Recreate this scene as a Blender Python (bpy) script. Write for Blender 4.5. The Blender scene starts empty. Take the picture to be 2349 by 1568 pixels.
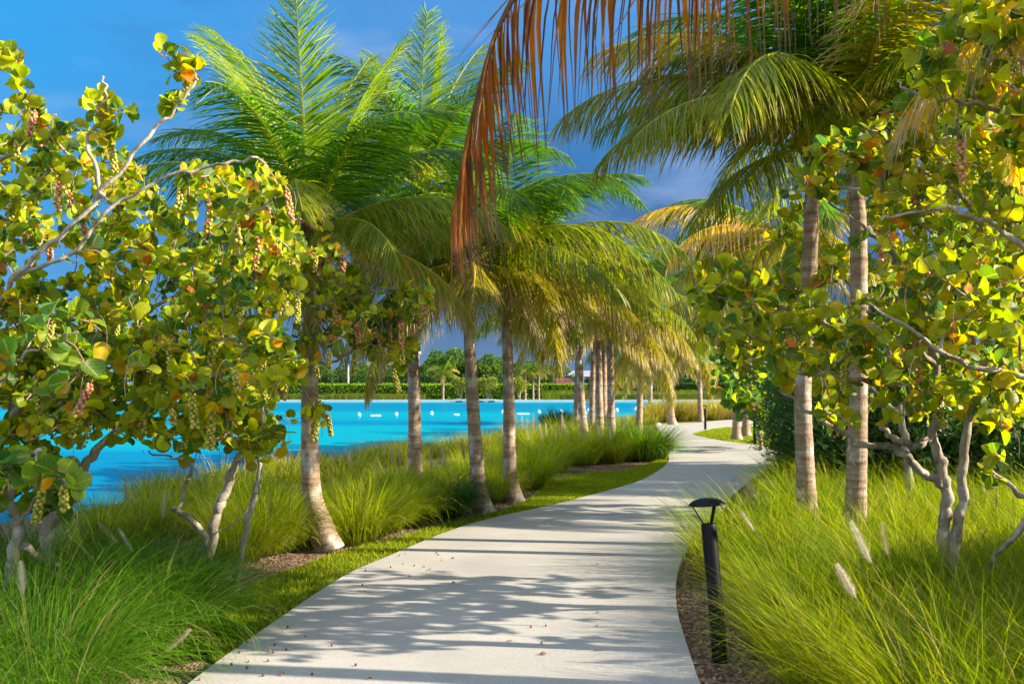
import bpy, math, random
import numpy as np
from mathutils import Vector, Matrix
from mathutils.geometry import tessellate_polygon
R = math.radians
SC = bpy.context.scene
COL = SC.collection

# ------------------------------------------------------------------ camera
F = 2284.0                       # focal length in the units of a 2349 x 1568 frame
CX, CY, HZ = 1174.5, 784.0, 888.0
EYE = 1.7
PITCH = math.atan((HZ - CY) / F)
cam = bpy.data.cameras.new('camera')
cam.lens = 36.0 * F / 2349.0
cam.sensor_width = 36.0
cam.clip_start, cam.clip_end = 0.1, 9000.0
cam.dof.use_dof = True
cam.dof.focus_distance = 9.0
cam.dof.aperture_fstop = 4.0
camo = bpy.data.objects.new('camera', cam)
camo.location = (0, 0, EYE)
camo.rotation_euler = (math.pi / 2 + PITCH, 0, 0)
COL.objects.link(camo)
SC.camera = camo

# ------------------------------------------------------------------ light
SUN_EL, SUN_AZ = R(25.0), R(98.0)       # azimuth measured from +Y towards +X
SUN_DIR = Vector((math.sin(SUN_AZ) * math.cos(SUN_EL), math.cos(SUN_AZ) * math.cos(SUN_EL), math.sin(SUN_EL)))
sun = bpy.data.lights.new('sun', 'SUN')
sun.energy = 5.0
sun.angle = R(0.6)
sun.color = (1.0, 0.87, 0.68)
suno = bpy.data.objects.new('sun', sun)
suno.rotation_euler = SUN_DIR.to_track_quat('Z', 'Y').to_euler()
COL.objects.link(suno)

world = bpy.data.worlds.new('World')
SC.world = world
world.use_nodes = True
wn, wl = world.node_tree.nodes, world.node_tree.links
wn.clear()
def wnode(t, **kw):
    n = wn.new(t)
    for k, v in kw.items(): setattr(n, k, v)
    return n
w_out = wnode('ShaderNodeOutputWorld')
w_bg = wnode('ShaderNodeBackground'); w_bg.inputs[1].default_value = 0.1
w_sky = wnode('ShaderNodeTexSky', sky_type='NISHITA', sun_disc=False)
w_sky.sun_elevation = SUN_EL; w_sky.sun_rotation = SUN_AZ
w_tc = wnode('ShaderNodeTexCoord')
w_sep = wnode('ShaderNodeSeparateXYZ'); wl.new(w_tc.outputs['Generated'], w_sep.inputs[0])
def wramp(src, stops, interp='LINEAR'):
    r = wnode('ShaderNodeValToRGB'); r.color_ramp.interpolation = interp
    while len(r.color_ramp.elements) < len(stops): r.color_ramp.elements.new(0.5)
    for e, (p, c) in zip(r.color_ramp.elements, stops): e.position = p; e.color = (*c, 1)
    wl.new(src, r.inputs[0]); return r.outputs[0]
# dark rain cloud bank ahead (+Y), thinning to blue higher up and to the left
front = wramp(w_sep.outputs['Z'], [(0.0, (.105, .205, .35)), (.06, (.060, .14, .29)), (.12, (.026, .095, .25)), (.19, (.024, .125, .32)),
                                   (.30, (.055, .225, .54)), (.42, (.075, .27, .60)), (1.0, (.10, .30, .62))])
left = wramp(w_sep.outputs['Z'], [(0.0, (.14, .33, .62)), (.12, (.05, .25, .56)), (.30, (.030, .29, .66)), (.5, (.03, .27, .66)), (1.0, (.05, .2, .5))])
w_lx = wnode('ShaderNodeMapRange'); wl.new(w_sep.outputs['X'], w_lx.inputs[0])
w_lx.inputs[1].default_value = -.12; w_lx.inputs[2].default_value = -.42
def wmix(f, a, b):
    m = wnode('ShaderNodeMix', data_type='RGBA')
    wl.new(f, m.inputs[0]) if not isinstance(f, float) else setattr(m.inputs[0], 'default_value', f)
    for s, v in ((6, a), (7, b)):
        if isinstance(v, tuple): m.inputs[s].default_value = (*v, 1)
        else: wl.new(v, m.inputs[s])
    return m.outputs[2]
ahead = wmix(w_lx.outputs[0], front, left)
w_map = wnode('ShaderNodeMapping'); w_map.inputs['Scale'].default_value = (2.2, 2.2, 6.5); w_map.inputs['Location'].default_value = (1.3, .4, .2)
wl.new(w_tc.outputs['Generated'], w_map.inputs[0])
w_noi = wnode('ShaderNodeTexNoise'); w_noi.inputs['Scale'].default_value = 2.0; w_noi.inputs['Detail'].default_value = 7; w_noi.inputs['Roughness'].default_value = .55
wl.new(w_map.outputs[0], w_noi.inputs[0])
w_cl = wnode('ShaderNodeMapRange', interpolation_type='SMOOTHSTEP'); wl.new(w_noi.outputs[0], w_cl.inputs[0])
w_cl.inputs[1].default_value = .50; w_cl.inputs[2].default_value = .74; w_cl.inputs[4].default_value = .5
ahead = wmix(w_cl.outputs[0], ahead, (.30, .42, .66))
w_dk = wnode('ShaderNodeMapRange', interpolation_type='SMOOTHSTEP'); wl.new(w_noi.outputs[0], w_dk.inputs[0])
w_dk.inputs[1].default_value = .48; w_dk.inputs[2].default_value = .30; w_dk.inputs[4].default_value = .35
ahead = wmix(w_dk.outputs[0], ahead, (.04, .13, .31))
# bright cloud added behind the viewer and overhead, unseen, as ambient fill
w_fill = wnode('ShaderNodeMapRange', interpolation_type='SMOOTHSTEP'); wl.new(w_noi.outputs[0], w_fill.inputs[0])
w_fill.inputs[1].default_value = .38; w_fill.inputs[2].default_value = .58
behind = wmix(w_fill.outputs[0], (.26, .44, .80), (1.0, 1.1, 1.25))
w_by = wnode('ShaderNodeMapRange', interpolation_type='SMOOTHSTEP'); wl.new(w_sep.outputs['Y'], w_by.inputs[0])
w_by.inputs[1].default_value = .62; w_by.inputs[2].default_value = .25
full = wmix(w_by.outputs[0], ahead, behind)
# scale cloud radiance to the physical sky's range and blend the two
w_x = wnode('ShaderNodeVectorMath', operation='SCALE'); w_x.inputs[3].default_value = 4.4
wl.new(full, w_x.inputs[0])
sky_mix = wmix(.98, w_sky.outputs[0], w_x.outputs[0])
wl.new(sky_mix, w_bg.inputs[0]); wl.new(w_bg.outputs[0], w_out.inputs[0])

SC.view_settings.view_transform = 'Standard'
SC.view_settings.look = 'None'
SC.view_settings.exposure = 1.6
SC.view_settings.gamma = 1.0
SC.render.engine = 'CYCLES'
SC.cycles.max_bounces = 7
SC.cycles.diffuse_bounces = 4
SC.cycles.glossy_bounces = 2
SC.cycles.transmission_bounces = 4
SC.cycles.use_adaptive_sampling = True
SC.cycles.adaptive_threshold = 0.02
SC.cycles.use_denoising = True

# ------------------------------------------------------------------ helpers
def ray(px, py):
    u, v = (px - CX) / F, (CY - py) / F
    c, s = math.cos(PITCH), math.sin(PITCH)
    return Vector((u, c - v * s, s + v * c))
def on_ground(px, py, z=0.0):
    d = ray(px, py); t = (z - EYE) / d.z
    return Vector((d.x * t, d.y * t, z))
def at_depth(px, py, y):
    d = ray(px, py); t = y / d.y
    return Vector((d.x * t, y, EYE + d.z * t))
def smooth_line(pts, n=8, closed=False):
    P = np.array([tuple(p) for p in pts], float); m = len(P); out = []
    rng_ = range(m) if closed else range(m - 1)
    for i in rng_:
        g = (lambda k: P[k % m]) if closed else (lambda k: P[min(max(k, 0), m - 1)])
        a, b, c, d = g(i - 1), g(i), g(i + 1), g(i + 2)
        for k in range(n):
            t = k / n
            out.append(.5 * ((2 * b) + (c - a) * t + (2 * a - 5 * b + 4 * c - d) * t * t + (3 * b - a - 3 * c + d) * t ** 3))
    if not closed: out.append(P[-1])
    return np.array(out)
def in_poly(x, y, poly):
    inside = np.zeros(len(x), bool); j = len(poly) - 1
    for i in range(len(poly)):
        xi, yi, xj, yj = poly[i][0], poly[i][1], poly[j][0], poly[j][1]
        if yi != yj:
            inside ^= ((yi > y) != (yj > y)) & (x < (xj - xi) * (y - yi) / (yj - yi) + xi)
        j = i
    return inside

def make_mesh(name, V, faces, mats, cols=None, uvs=None, smooth=True, mat_idx=None):
    """V (n,3); faces: list of int arrays (m,3) or (m,4)."""
    me = bpy.data.meshes.new(name)
    V = np.asarray(V, np.float32).reshape(-1, 3)
    faces = [np.asarray(f, np.int32) for f in faces if len(f)]
    loops = np.concatenate([f.ravel() for f in faces])
    sizes = np.concatenate([np.full(len(f), f.shape[1], np.int32) for f in faces])
    starts = np.concatenate([[0], np.cumsum(sizes)[:-1]]).astype(np.int32)
    me.vertices.add(len(V)); me.vertices.foreach_set('co', V.ravel())
    me.loops.add(len(loops)); me.loops.foreach_set('vertex_index', loops)
    me.polygons.add(len(sizes)); me.polygons.foreach_set('loop_start', starts); me.polygons.foreach_set('loop_total', sizes)
    if mat_idx is not None: me.polygons.foreach_set('material_index', np.asarray(mat_idx, np.int32))
    me.polygons.foreach_set('use_smooth', np.full(len(sizes), smooth, bool))
    me.update(calc_edges=True)
    if cols is not None:
        a = me.attributes.new('tint', 'FLOAT_COLOR', 'POINT')
        c = np.ones((len(V), 4), np.float32); c[:, :3] = cols
        a.data.foreach_set('color', c.ravel())
    if uvs is not None:
        l = me.uv_layers.new(name='UVMap')
        l.data.foreach_set('uv', np.asarray(uvs, np.float32)[loops].ravel())
    for m in (mats if isinstance(mats, (list, tuple)) else [mats]): me.materials.append(m)
    return me

class Geo:
    """collects vertex blocks for one mesh"""
    def __init__(s): s.V, s.F, s.C, s.U, s.M, s.n = [], [], [], [], [], 0
    def add(s, V, faces, col=(.5, .5, .5), uv=None, mi=0):
        V = np.asarray(V, float).reshape(-1, 3)
        c = np.broadcast_to(np.asarray(col, float), V.shape) if np.ndim(col) == 1 else np.asarray(col).reshape(-1, 3)
        s.V.append(V); s.C.append(c)
        s.U.append(np.zeros((len(V), 2)) if uv is None else np.asarray(uv).reshape(-1, 2))
        for f in faces:
            f = np.asarray(f, np.int64)
            if len(f): s.F.append(f + s.n); s.M.append(np.full(len(f), mi))
        s.n += len(V)
    def mesh(s, name, mats, smooth=True):
        return make_mesh(name, np.concatenate(s.V), s.F, mats, np.concatenate(s.C), np.concatenate(s.U), smooth, np.concatenate(s.M))

def unit(a):
    return a / np.maximum(np.linalg.norm(a, axis=-1, keepdims=True), 1e-9)
def ribbons(P, W, side, fold=None):
    """P (N,K,3), W (N,K) half widths, side (N,K,3) unit. fold: (N,K,3) offset of the middle line -> V section"""
    N, K = P.shape[:2]
    L, Rr = P - side * W[..., None], P + side * W[..., None]
    if fold is None:
        V = np.stack([L, Rr], 2).reshape(-1, 3); c = 2
    else:
        V = np.stack([L, P + fold, Rr], 2).reshape(-1, 3); c = 3
    base = (np.arange(N) * K * c)[:, None, None] + (np.arange(K - 1) * c)[None, :, None] + np.arange(c - 1)[None, None, :]
    q = np.stack([base, base + 1, base + c + 1, base + c], -1).reshape(-1, 4)
    return V, q, c
def tube(P, rad, sides=8, cap=True):
    P = np.asarray(P, float); K = len(P); rad = np.broadcast_to(rad, K)
    T = unit(np.gradient(P, axis=0))
    up = np.array([0, 0, 1.]) if abs(T[0][2]) < .9 else np.array([1., 0, 0])
    A = unit(np.cross(T[0], up)); frames = []
    for k in range(K):
        A = unit(A - T[k] * np.dot(A, T[k])); frames.append((A, np.cross(T[k], A)))
    ang = np.linspace(0, 2 * np.pi, sides, endpoint=False)
    V = np.concatenate([P[k] + rad[k] * (np.cos(ang)[:, None] * a + np.sin(ang)[:, None] * b) for k, (a, b) in enumerate(frames)])
    i = np.arange(K - 1)[:, None] * sides; j = np.arange(sides)[None]; j2 = (j + 1) % sides
    q = np.stack([i + j, i + j2, i + sides + j2, i + sides + j], -1).reshape(-1, 4)
    faces = [q]
    if cap:
        V = np.concatenate([V, [P[0], P[-1]]]); n = K * sides
        t0 = np.stack([np.full(sides, n), (np.arange(sides) + 1) % sides, np.arange(sides)], -1)
        o = (K - 1) * sides
        t1 = np.stack([np.full(sides, n + 1), o + np.arange(sides), o + (np.arange(sides) + 1) % sides], -1)
        faces += [t0, t1]
    uv = np.zeros((len(V), 2))
    return V, faces
def lathe(prof, sides=24):
    prof = np.array(prof, float); K = len(prof); ang = np.linspace(0, 2 * np.pi, sides, endpoint=False)
    V = np.stack([prof[:, None, 0] * np.cos(ang), prof[:, None, 0] * np.sin(ang), np.broadcast_to(prof[:, None, 1], (K, sides))], -1).reshape(-1, 3)
    i = np.arange(K - 1)[:, None] * sides; j = np.arange(sides)[None]; j2 = (j + 1) % sides
    return V, [np.stack([i + j, i + j2, i + sides + j2, i + sides + j], -1).reshape(-1, 4)]
def box(x0, x1, y0, y1, z0, z1):
    V = [(x, y, z) for z in (z0, z1) for y in (y0, y1) for x in (x0, x1)]
    return V, [np.array([(0, 2, 3, 1), (4, 5, 7, 6), (0, 1, 5, 4), (2, 6, 7, 3), (0, 4, 6, 2), (1, 3, 7, 5)])]

def link(name, data, parent=None, loc=None, rot=None, scale=None):
    o = bpy.data.objects.new(name, data); COL.objects.link(o)
    if parent is not None: o.parent = parent
    if loc is not None: o.location = loc
    if rot is not None: o.rotation_euler = rot
    if scale is not None: o.scale = (scale,) * 3 if np.isscalar(scale) else scale
    return o
def tag(o, label=None, cat=None, group=None, kind=None):
    if label: o['label'] = label
    if cat: o['category'] = cat
    if group: o['group'] = group
    if kind: o['kind'] = kind
    return o

# ------------------------------------------------------------------ materials
class Mat:
    def __init__(s, name):
        s.m = bpy.data.materials.new(name); s.m.use_nodes = True
        s.n, s.l = s.m.node_tree.nodes, s.m.node_tree.links
        s.p = s.n['Principled BSDF']; s.out = s.n['Material Output']
    def node(s, t, **kw):
        n = s.n.new(t)
        for k, v in kw.items(): setattr(n, k, v)
        return n
    def set(s, n, **kw):
        for k, v in kw.items():
            i = n.inputs[k.replace('_', ' ')] if isinstance(k, str) else n.inputs[k]
            if hasattr(v, 'is_linked') or isinstance(v, bpy.types.NodeSocket): s.l.new(v, i)
            else: i.default_value = (*v, 1) if isinstance(v, tuple) and len(v) == 3 and i.type == 'RGBA' else v
    def noise(s, scale, detail=4, rough=.55, vec=None, stretch=None, dist=0):
        t = s.node('ShaderNodeTexNoise'); s.set(t, Scale=scale, Detail=detail, Roughness=rough, Distortion=dist)
        if vec is None:
            vec = s.node('ShaderNodeTexCoord').outputs['Object']
        if stretch is not None:
            mp = s.node('ShaderNodeMapping'); mp.inputs['Scale'].default_value = stretch; s.l.new(vec, mp.inputs[0]); vec = mp.outputs[0]
        s.l.new(vec, t.inputs['Vector']); return t.outputs[0]
    def ramp(s, src, stops):
        r = s.node('ShaderNodeValToRGB')
        while len(r.color_ramp.elements) < len(stops): r.color_ramp.elements.new(.5)
        for e, (p, c) in zip(r.color_ramp.elements, stops):
            e.position = p; e.color = (*c, 1) if isinstance(c, tuple) else (c, c, c, 1)
        s.l.new(src, r.inputs[0]); return r.outputs[0]
    def mix(s, f, a, b, mode='MIX'):
        m = s.node('ShaderNodeMix', data_type='RGBA', blend_type=mode)
        for k, v in ((0, f), (6, a), (7, b)):
            if isinstance(v, bpy.types.NodeSocket): s.l.new(v, m.inputs[k])
            else: m.inputs[k].default_value = v if k == 0 else (*v, 1)
        return m.outputs[2]
    def math(s, op, a, b=0.0, c=0.0):
        m = s.node('ShaderNodeMath', operation=op)
        for k, v in enumerate((a, b, c)):
            if isinstance(v, bpy.types.NodeSocket): s.l.new(v, m.inputs[k])
            else: m.inputs[k].default_value = v
        return m.outputs[0]
    def attr(s, name='tint'):
        a = s.node('ShaderNodeAttribute', attribute_name=name); return a.outputs['Color']
    def bump(s, h, strength=.4, dist=.01):
        b = s.node('ShaderNodeBump'); s.set(b, Strength=strength, Distance=dist, Height=h)
        s.l.new(b.outputs[0], s.p.inputs['Normal'])
    def translucent(s, color, fac):
        t = s.node('ShaderNodeBsdfTranslucent'); s.l.new(color, t.inputs[0])
        mx = s.node('ShaderNodeMixShader'); mx.inputs[0].default_value = fac
        s.l.new(s.p.outputs[0], mx.inputs[1]); s.l.new(t.outputs[0], mx.inputs[2]); s.l.new(mx.outputs[0], s.out.inputs[0])

def leafy(name, rough=.5, spec=.4, trans=.4, boost=1.6, noise_scale=None):
    m = Mat(name); c = m.attr()
    if noise_scale:
        c = m.mix(.55, c, m.ramp(m.noise(noise_scale, 3), [(.3, .35), (.7, 1.0)]), 'MULTIPLY')
    m.set(m.p, Base_Color=c, Roughness=rough, Specular_IOR_Level=spec)
    g = m.node('ShaderNodeHueSaturation'); g.inputs['Saturation'].default_value = 1.1; g.inputs['Value'].default_value = boost; m.l.new(c, g.inputs['Color'])
    m.translucent(g.outputs[0], trans)
    return m.m
M_grass = leafy('grass_blade', .6, .12, .45, 1.6)
M_frond = leafy('palm_leaflet', .36, .40, .5, 1.95)
M_dead = leafy('dead_leaflet', .5, .3, .62, 2.0, 6.0)
M_shrub = leafy('shrub_leaf', .4, .4, .3, 1.5)
M_far = leafy('far_leaf', .6, .2, .3, 1.4)

def grape_leaf():
    m = Mat('sea_grape_leaf'); c = m.attr()
    uv = m.node('ShaderNodeUVMap').outputs[0]
    sp = m.node('ShaderNodeSeparateXYZ'); m.l.new(uv, sp.inputs[0])
    u, v = sp.outputs[0], m.math('ABSOLUTE', m.math('SUBTRACT', sp.outputs[1], .5))
    mid = m.math('LESS_THAN', v, .026)
    k = m.math('FRACT', m.math('MULTIPLY', m.math('SUBTRACT', u, m.math('MULTIPLY', v, .75)), 5.0))
    side = m.math('LESS_THAN', k, .09)
    vein = m.math('MAXIMUM', mid, m.math('MULTIPLY', side, .6))
    near_base = m.math('SUBTRACT', 1.0, m.math('MULTIPLY', u, 1.5))
    near_base = m.math('MAXIMUM', near_base, 0.0)
    pale = m.mix(.5, c, (.55, .50, .16))
    vcol = m.mix(near_base, pale, (.50, .10, .03))
    blot = m.ramp(m.noise(18, 4, .6), [(.28, .62), (.5, 1.0)])
    body = m.mix(.6, c, blot, 'MULTIPLY')
    spots = m.ramp(m.noise(42, 2, .5), [(.24, 1.0), (.28, 0.0)])
    body = m.mix(spots, body, (.16, .06, .02))
    col = m.mix(m.math('MULTIPLY', vein, .9), body, vcol)
    m.set(m.p, Base_Color=col, Roughness=.5, Specular_IOR_Level=.28)
    m.bump(vein, .25, .002)
    g = m.node('ShaderNodeHueSaturation'); g.inputs['Value'].default_value = 2.0; g.inputs['Saturation'].default_value = 1.15; m.l.new(col, g.inputs['Color'])
    m.translucent(g.outputs[0], .5)
    return m.m
M_gleaf = grape_leaf()

def bark(name, c0, c1, c2):
    m = Mat(name)
    n = m.noise(7, 6, .65, stretch=(1, 1, .5))
    c = m.ramp(n, [(.32, c0), (.5, c1), (.68, c2)])
    sp = m.ramp(m.noise(26, 3), [(.58, 0.0), (.66, 1.0)])
    c = m.mix(m.math('MULTIPLY', sp, .5), c, c2)
    m.set(m.p, Base_Color=c, Roughness=.9, Specular_IOR_Level=.15)
    m.bump(m.noise(40, 5, .6), .6, .01)
    return m.m
M_bark = bark('sea_grape_bark', (.12, .095, .065), (.28, .24, .18), (.46, .43, .37))
M_twig = bark('twig_bark', (.14, .08, .05), (.27, .19, .135), (.40, .34, .28))
def palm_bark():
    m = Mat('palm_trunk_bark')
    co = m.node('ShaderNodeTexCoord').outputs['Object']
    band = m.noise(1.0, 5, .6, co, (2.2, 2.2, 17.0), .3)
    c = m.ramp(band, [(.30, (.085, .055, .035)), (.38, (.22, .15, .10)), (.52, (.31, .22, .15)), (.68, (.42, .34, .265))])
    patch = m.ramp(m.noise(1.0, 4, .6, co, (5, 5, 3.2)), [(.54, 0.0), (.64, .75)])
    c = m.mix(patch, c, (.52, .50, .46))
    crack = m.noise(1.0, 4, .7, co, (55, 55, 7))
    c = m.mix(.55, c, m.ramp(crack, [(.30, .45), (.5, 1.0)]), 'MULTIPLY')
    m.set(m.p, Base_Color=c, Roughness=.85, Specular_IOR_Level=.2)
    h = m.math('ADD', m.math('MULTIPLY', crack, .5), band)
    m.bump(h, .7, .02)
    return m.m
M_ptrunk = palm_bark()
def simple(name, col, rough=.6, spec=.3, noise=None, metal=0.0, bump=0, var=.3):
    m = Mat(name)
    if noise:
        c = m.mix(var, col, m.ramp(m.noise(noise, 5, .6), [(.3, .3), (.7, 1.0)]), 'MULTIPLY')
        m.set(m.p, Base_Color=c)
        if bump: m.bump(m.noise(noise * 2.2, 5, .6), bump, .01)
    else: m.set(m.p, Base_Color=col)
    m.set(m.p, Roughness=rough, Specular_IOR_Level=spec, Metallic=metal)
    return m.m
def tinted(name, rough=.5, spec=.4):
    m = Mat(name); c = m.mix(.25, m.attr(), m.ramp(m.noise(60, 3), [(.3, .4), (.7, 1.0)]), 'MULTIPLY')
    m.set(m.p, Base_Color=c, Roughness=rough, Specular_IOR_Level=spec, Subsurface_Weight=.0)
    return m.m
M_berry = tinted('grape_berry', .35, .5)
M_fibre = simple('palm_fibre', (.23, .13, .07), .95, .1, 25, bump=.8, var=.8)
M_black = simple('black_powder_coat', (.003, .0035, .005), .42, .2, 200, bump=.08, var=.3)
M_white = simple('white_buoy_plastic', (.80, .80, .78), .35, .5)
M_plume = leafy('seed_plume', .8, .1, .4, 1.2)

def concrete():
    m = Mat('path_concrete')
    c = m.ramp(m.noise(.9, 5, .6), [(.3, (.34, .325, .30)), (.7, (.45, .43, .395))])
    g = m.ramp(m.noise(95, 3, .7), [(.30, .62), (.6, 1.08)])
    c = m.mix(.8, c, g, 'MULTIPLY')
    c = m.mix(.5, c, m.ramp(m.noise(38, 5, .75), [(.35, .72), (.6, 1.08)]), 'MULTIPLY')
    sp = m.ramp(m.noise(60, 1, .4, stretch=(1, 1.2, 1)), [(.29, 1.0), (.32, 0.0)])
    c = m.mix(m.math('MULTIPLY', sp, .6), c, (.22, .33, .42))
    st = m.ramp(m.noise(1.6, 4, .6, stretch=(.7, 2.2, 1)), [(.60, 0.0), (.78, .22)])
    c = m.mix(st, c, (.36, .27, .19))
    m.set(m.p, Base_Color=c, Roughness=.82, Specular_IOR_Level=.25)
    m.bump(m.noise(160, 4, .7), .35, .004)
    return m.m
def mulch():
    m = Mat('mulch_ground')
    v = m.node('ShaderNodeTexVoronoi'); v.inputs['Scale'].default_value = 45
    mp = m.node('ShaderNodeMapping'); mp.inputs['Scale'].default_value = (1, .45, 1); mp.inputs['Rotation'].default_value = (0, 0, .5)
    m.l.new(m.node('ShaderNodeTexCoord').outputs['Object'], mp.inputs[0]); m.l.new(mp.outputs[0], v.inputs['Vector'])
    c = m.ramp(v.outputs['Color'], [(.15, (.075, .042, .025)), (.5, (.17, .105, .07)), (.85, (.30, .21, .155))])
    c = m.mix(.5, c, m.ramp(m.noise(2.5, 5), [(.3, .5), (.7, 1.0)]), 'MULTIPLY')
    m.set(m.p, Base_Color=c, Roughness=.95, Specular_IOR_Level=.1)
    m.bump(v.outputs['Distance'], .8, .02)
    return m.m
def turf(name, a, b):
    m = Mat(name)
    c = m.ramp(m.noise(3, 6, .7), [(.3, a), (.7, b)])
    m.set(m.p, Base_Color=c, Roughness=.95, Specular_IOR_Level=.05)
    m.bump(m.noise(120, 4), .8, .02)
    return m.m
def water():
    m = Mat('lagoon_water')
    co = m.node('ShaderNodeTexCoord').outputs['Object']
    b = m.noise(1.0, 3, .5, co, (.006, .045, 1))
    c = m.ramp(b, [(.43, (.000, .165, .30)), (.49, (.000, .215, .325)), (.56, (.000, .26, .34))])
    f = m.ramp(m.noise(1.0, 4, .6, co, (.25, 1.5, 1)), [(.3, .86), (.7, 1.0)])
    c = m.mix(.7, c, f, 'MULTIPLY')
    m.set(m.p, Base_Color=c, Roughness=.30, Specular_IOR_Level=.03, IOR=1.12)
    m.bump(m.noise(1.0, 5, .6, co, (.9, 3.4, 1)), .25, .03)
    return m.m
M_path, M_mulch, M_water = concrete(), mulch(), water()
M_turf = turf('lawn_turf', (.06, .11, .012), (.13, .19, .02))
M_soil = turf('bank_soil', (.045, .055, .018), (.10, .12, .03))
M_sand = simple('pale_sand', (.70, .66, .58), .9, .1, 3, var=.2)
M_ledge = simple('pool_ledge_concrete', (.46, .56, .60), .7, .3, .8, var=.25)

# ------------------------------------------------------------------ setting: ground, lake, path, lawns
def sheet(name, poly, z, mat, thick=0.0):
    P = [Vector((p[0], p[1], z)) for p in poly]
    tris = np.array(tessellate_polygon([P]))
    V = np.array([tuple(p) for p in P]); n = len(V)
    F_ = [tris]
    # orient up
    a, b, c = V[tris[:, 0]], V[tris[:, 1]], V[tris[:, 2]]
    flip = np.cross(b - a, c - a)[:, 2] < 0
    tris[flip] = tris[flip][:, ::-1]
    if thick:
        V = np.concatenate([V, V - [0, 0, thick]]); i = np.arange(n); j = (i + 1) % n
        F_.append(np.stack([i, j, j + n, i + n], -1))
    o = link(name, make_mesh(name, V, F_, mat, smooth=False))
    return tag(o, kind='structure')

G = lambda x, y, z=0: on_ground(x, y, z)[:2]
path_left = [G(x, y) for x, y in [(150, 1900), (330, 1650), (430, 1568), (560, 1472), (783, 1323), (896, 1272), (1016, 1222), (1116, 1190), (1283, 1153),
                                  (1449, 1108), (1500, 1085), (1530, 1062), (1534, 1043), (1526, 1012), (1512, 988), (1506, 977)]]
path_far = [G(x, y) for x, y in [(1523, 971), (1588, 968.5), (1622, 966.5), (1648, 964), (1682, 962), (1760, 958.5), (1900, 955)]]
path_in = [G(x, y) for x, y in [(1900, 965), (1760, 974), (1683, 978), (1648, 980), (1622, 984.5), (1596, 990), (1589, 994.5), (1605, 1000), (1648, 1008.5),
                                (1690, 1015), (1742, 1021), (1796, 1032), (1900, 1040), (2040, 1048)]]
path_right = [G(x, y) for x, y in [(2040, 1066), (1900, 1058), (1800, 1062), (1750, 1083), (1690, 1127), (1640, 1182), (1609, 1221), (1585, 1245),
                                   (1566, 1277), (1553, 1319), (1550, 1361), (1556, 1410), (1572, 1465), (1591, 1523), (1608, 1568), (1680, 1700), (1900, 1950)]]
PL, PF, PI_, PR = smooth_line(path_left, 6), smooth_line(path_far, 4), smooth_line(path_in, 4), smooth_line(path_right, 6)
PATH = np.concatenate([PL, PF, PI_, PR])
sheet('path', PATH, 0.0, M_path, .07)

shore = smooth_line([(-60, -25), (-16, -6), (-8.6, 8), (-6.6, 13), (-4.9, 19), (-2.6, 26), (1.2, 36), (5.5, 48), (9.5, 56), (15, 63), (22, 70), (30, 79), (33, 88), (60, 92), (140, 80)], 5)
near_ground = [tuple(p) for p in shore] + [(300, 60), (300, -60), (-60, -60)]
sheet('ground', near_ground, -.055, M_mulch, 1.2)
w = bpy.data.meshes.new('lake_water')
link('lake_water', make_mesh('lake_water', [(-600, -200, -.5), (600, -200, -.5), (600, 160, -.5), (-600, 160, -.5)], [np.array([(0, 1, 2, 3)])], M_water, smooth=False))['kind'] = 'structure'
tag(link('far_ground', make_mesh('far_ground', [(-4000, 151, -.28), (4000, 151, -.28), (4000, 6000, -.28), (-4000, 6000, -.28), (-4000, 151, -2), (4000, 151, -2)],
        [np.array([(0, 1, 2, 3), (4, 5, 1, 0)])], M_turf, smooth=False)), kind='structure')
V, Fx = box(-300, 200, 149.6, 151.6, -1.2, -.18)
tag(link('lake_ledge', make_mesh('lake_ledge', V, Fx, M_ledge, smooth=False)), kind='structure')
bx, by = at_depth(1480, 972, 55)[:2]
beach = [G(x, y, -.05) for x, y in [(1405, 974), (1440, 969), (1490, 967), (1512, 968), (1512, 975), (1450, 977), (1405, 979)]]
sheet('beach_edge', smooth_line([Vector((*p, 0)) for p in beach], 3, True), -.045, M_sand, .3)

# lawns
lawn_out = [G(x, y) for x, y in [(460, 1475), (520, 1400), (575, 1335), (640, 1308), (770, 1262), (900, 1228), (1040, 1192), (1150, 1165), (1225, 1132), (1250, 1100),
                                 (1330, 1084), (1430, 1074), (1500, 1056), (1524, 1036), (1508, 1000), (1490, 985)]]
lawn_edge = [p for p in PL if 6.2 < p[1] < 40]
LAWN = np.array([tuple(p) for p in lawn_edge] + [tuple(p) for p in smooth_line(lawn_out[::-1], 4)])
sheet('lawn', LAWN, -.035, M_turf)
isl = [tuple(p) for p in PI_] + [G(2040, 1020), G(1900, 985)]
sheet('lawn_beside_lamps', isl, -.035, M_turf)
strip = [G(x, y) for x, y in [(1525, 970), (1588, 967.5), (1622, 965.5), (1648, 963), (1690, 960.5), (1690, 955), (1600, 960), (1530, 966)]]
sheet('lawn_beyond_path', strip, -.030, M_turf)
strip2 = [G(x, y) for x, y in [(1380, 1010), (1506, 976), (1503, 970), (1440, 975), (1380, 980)]]
sheet('lawn_by_beach', strip2, -.030, M_turf)

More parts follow.
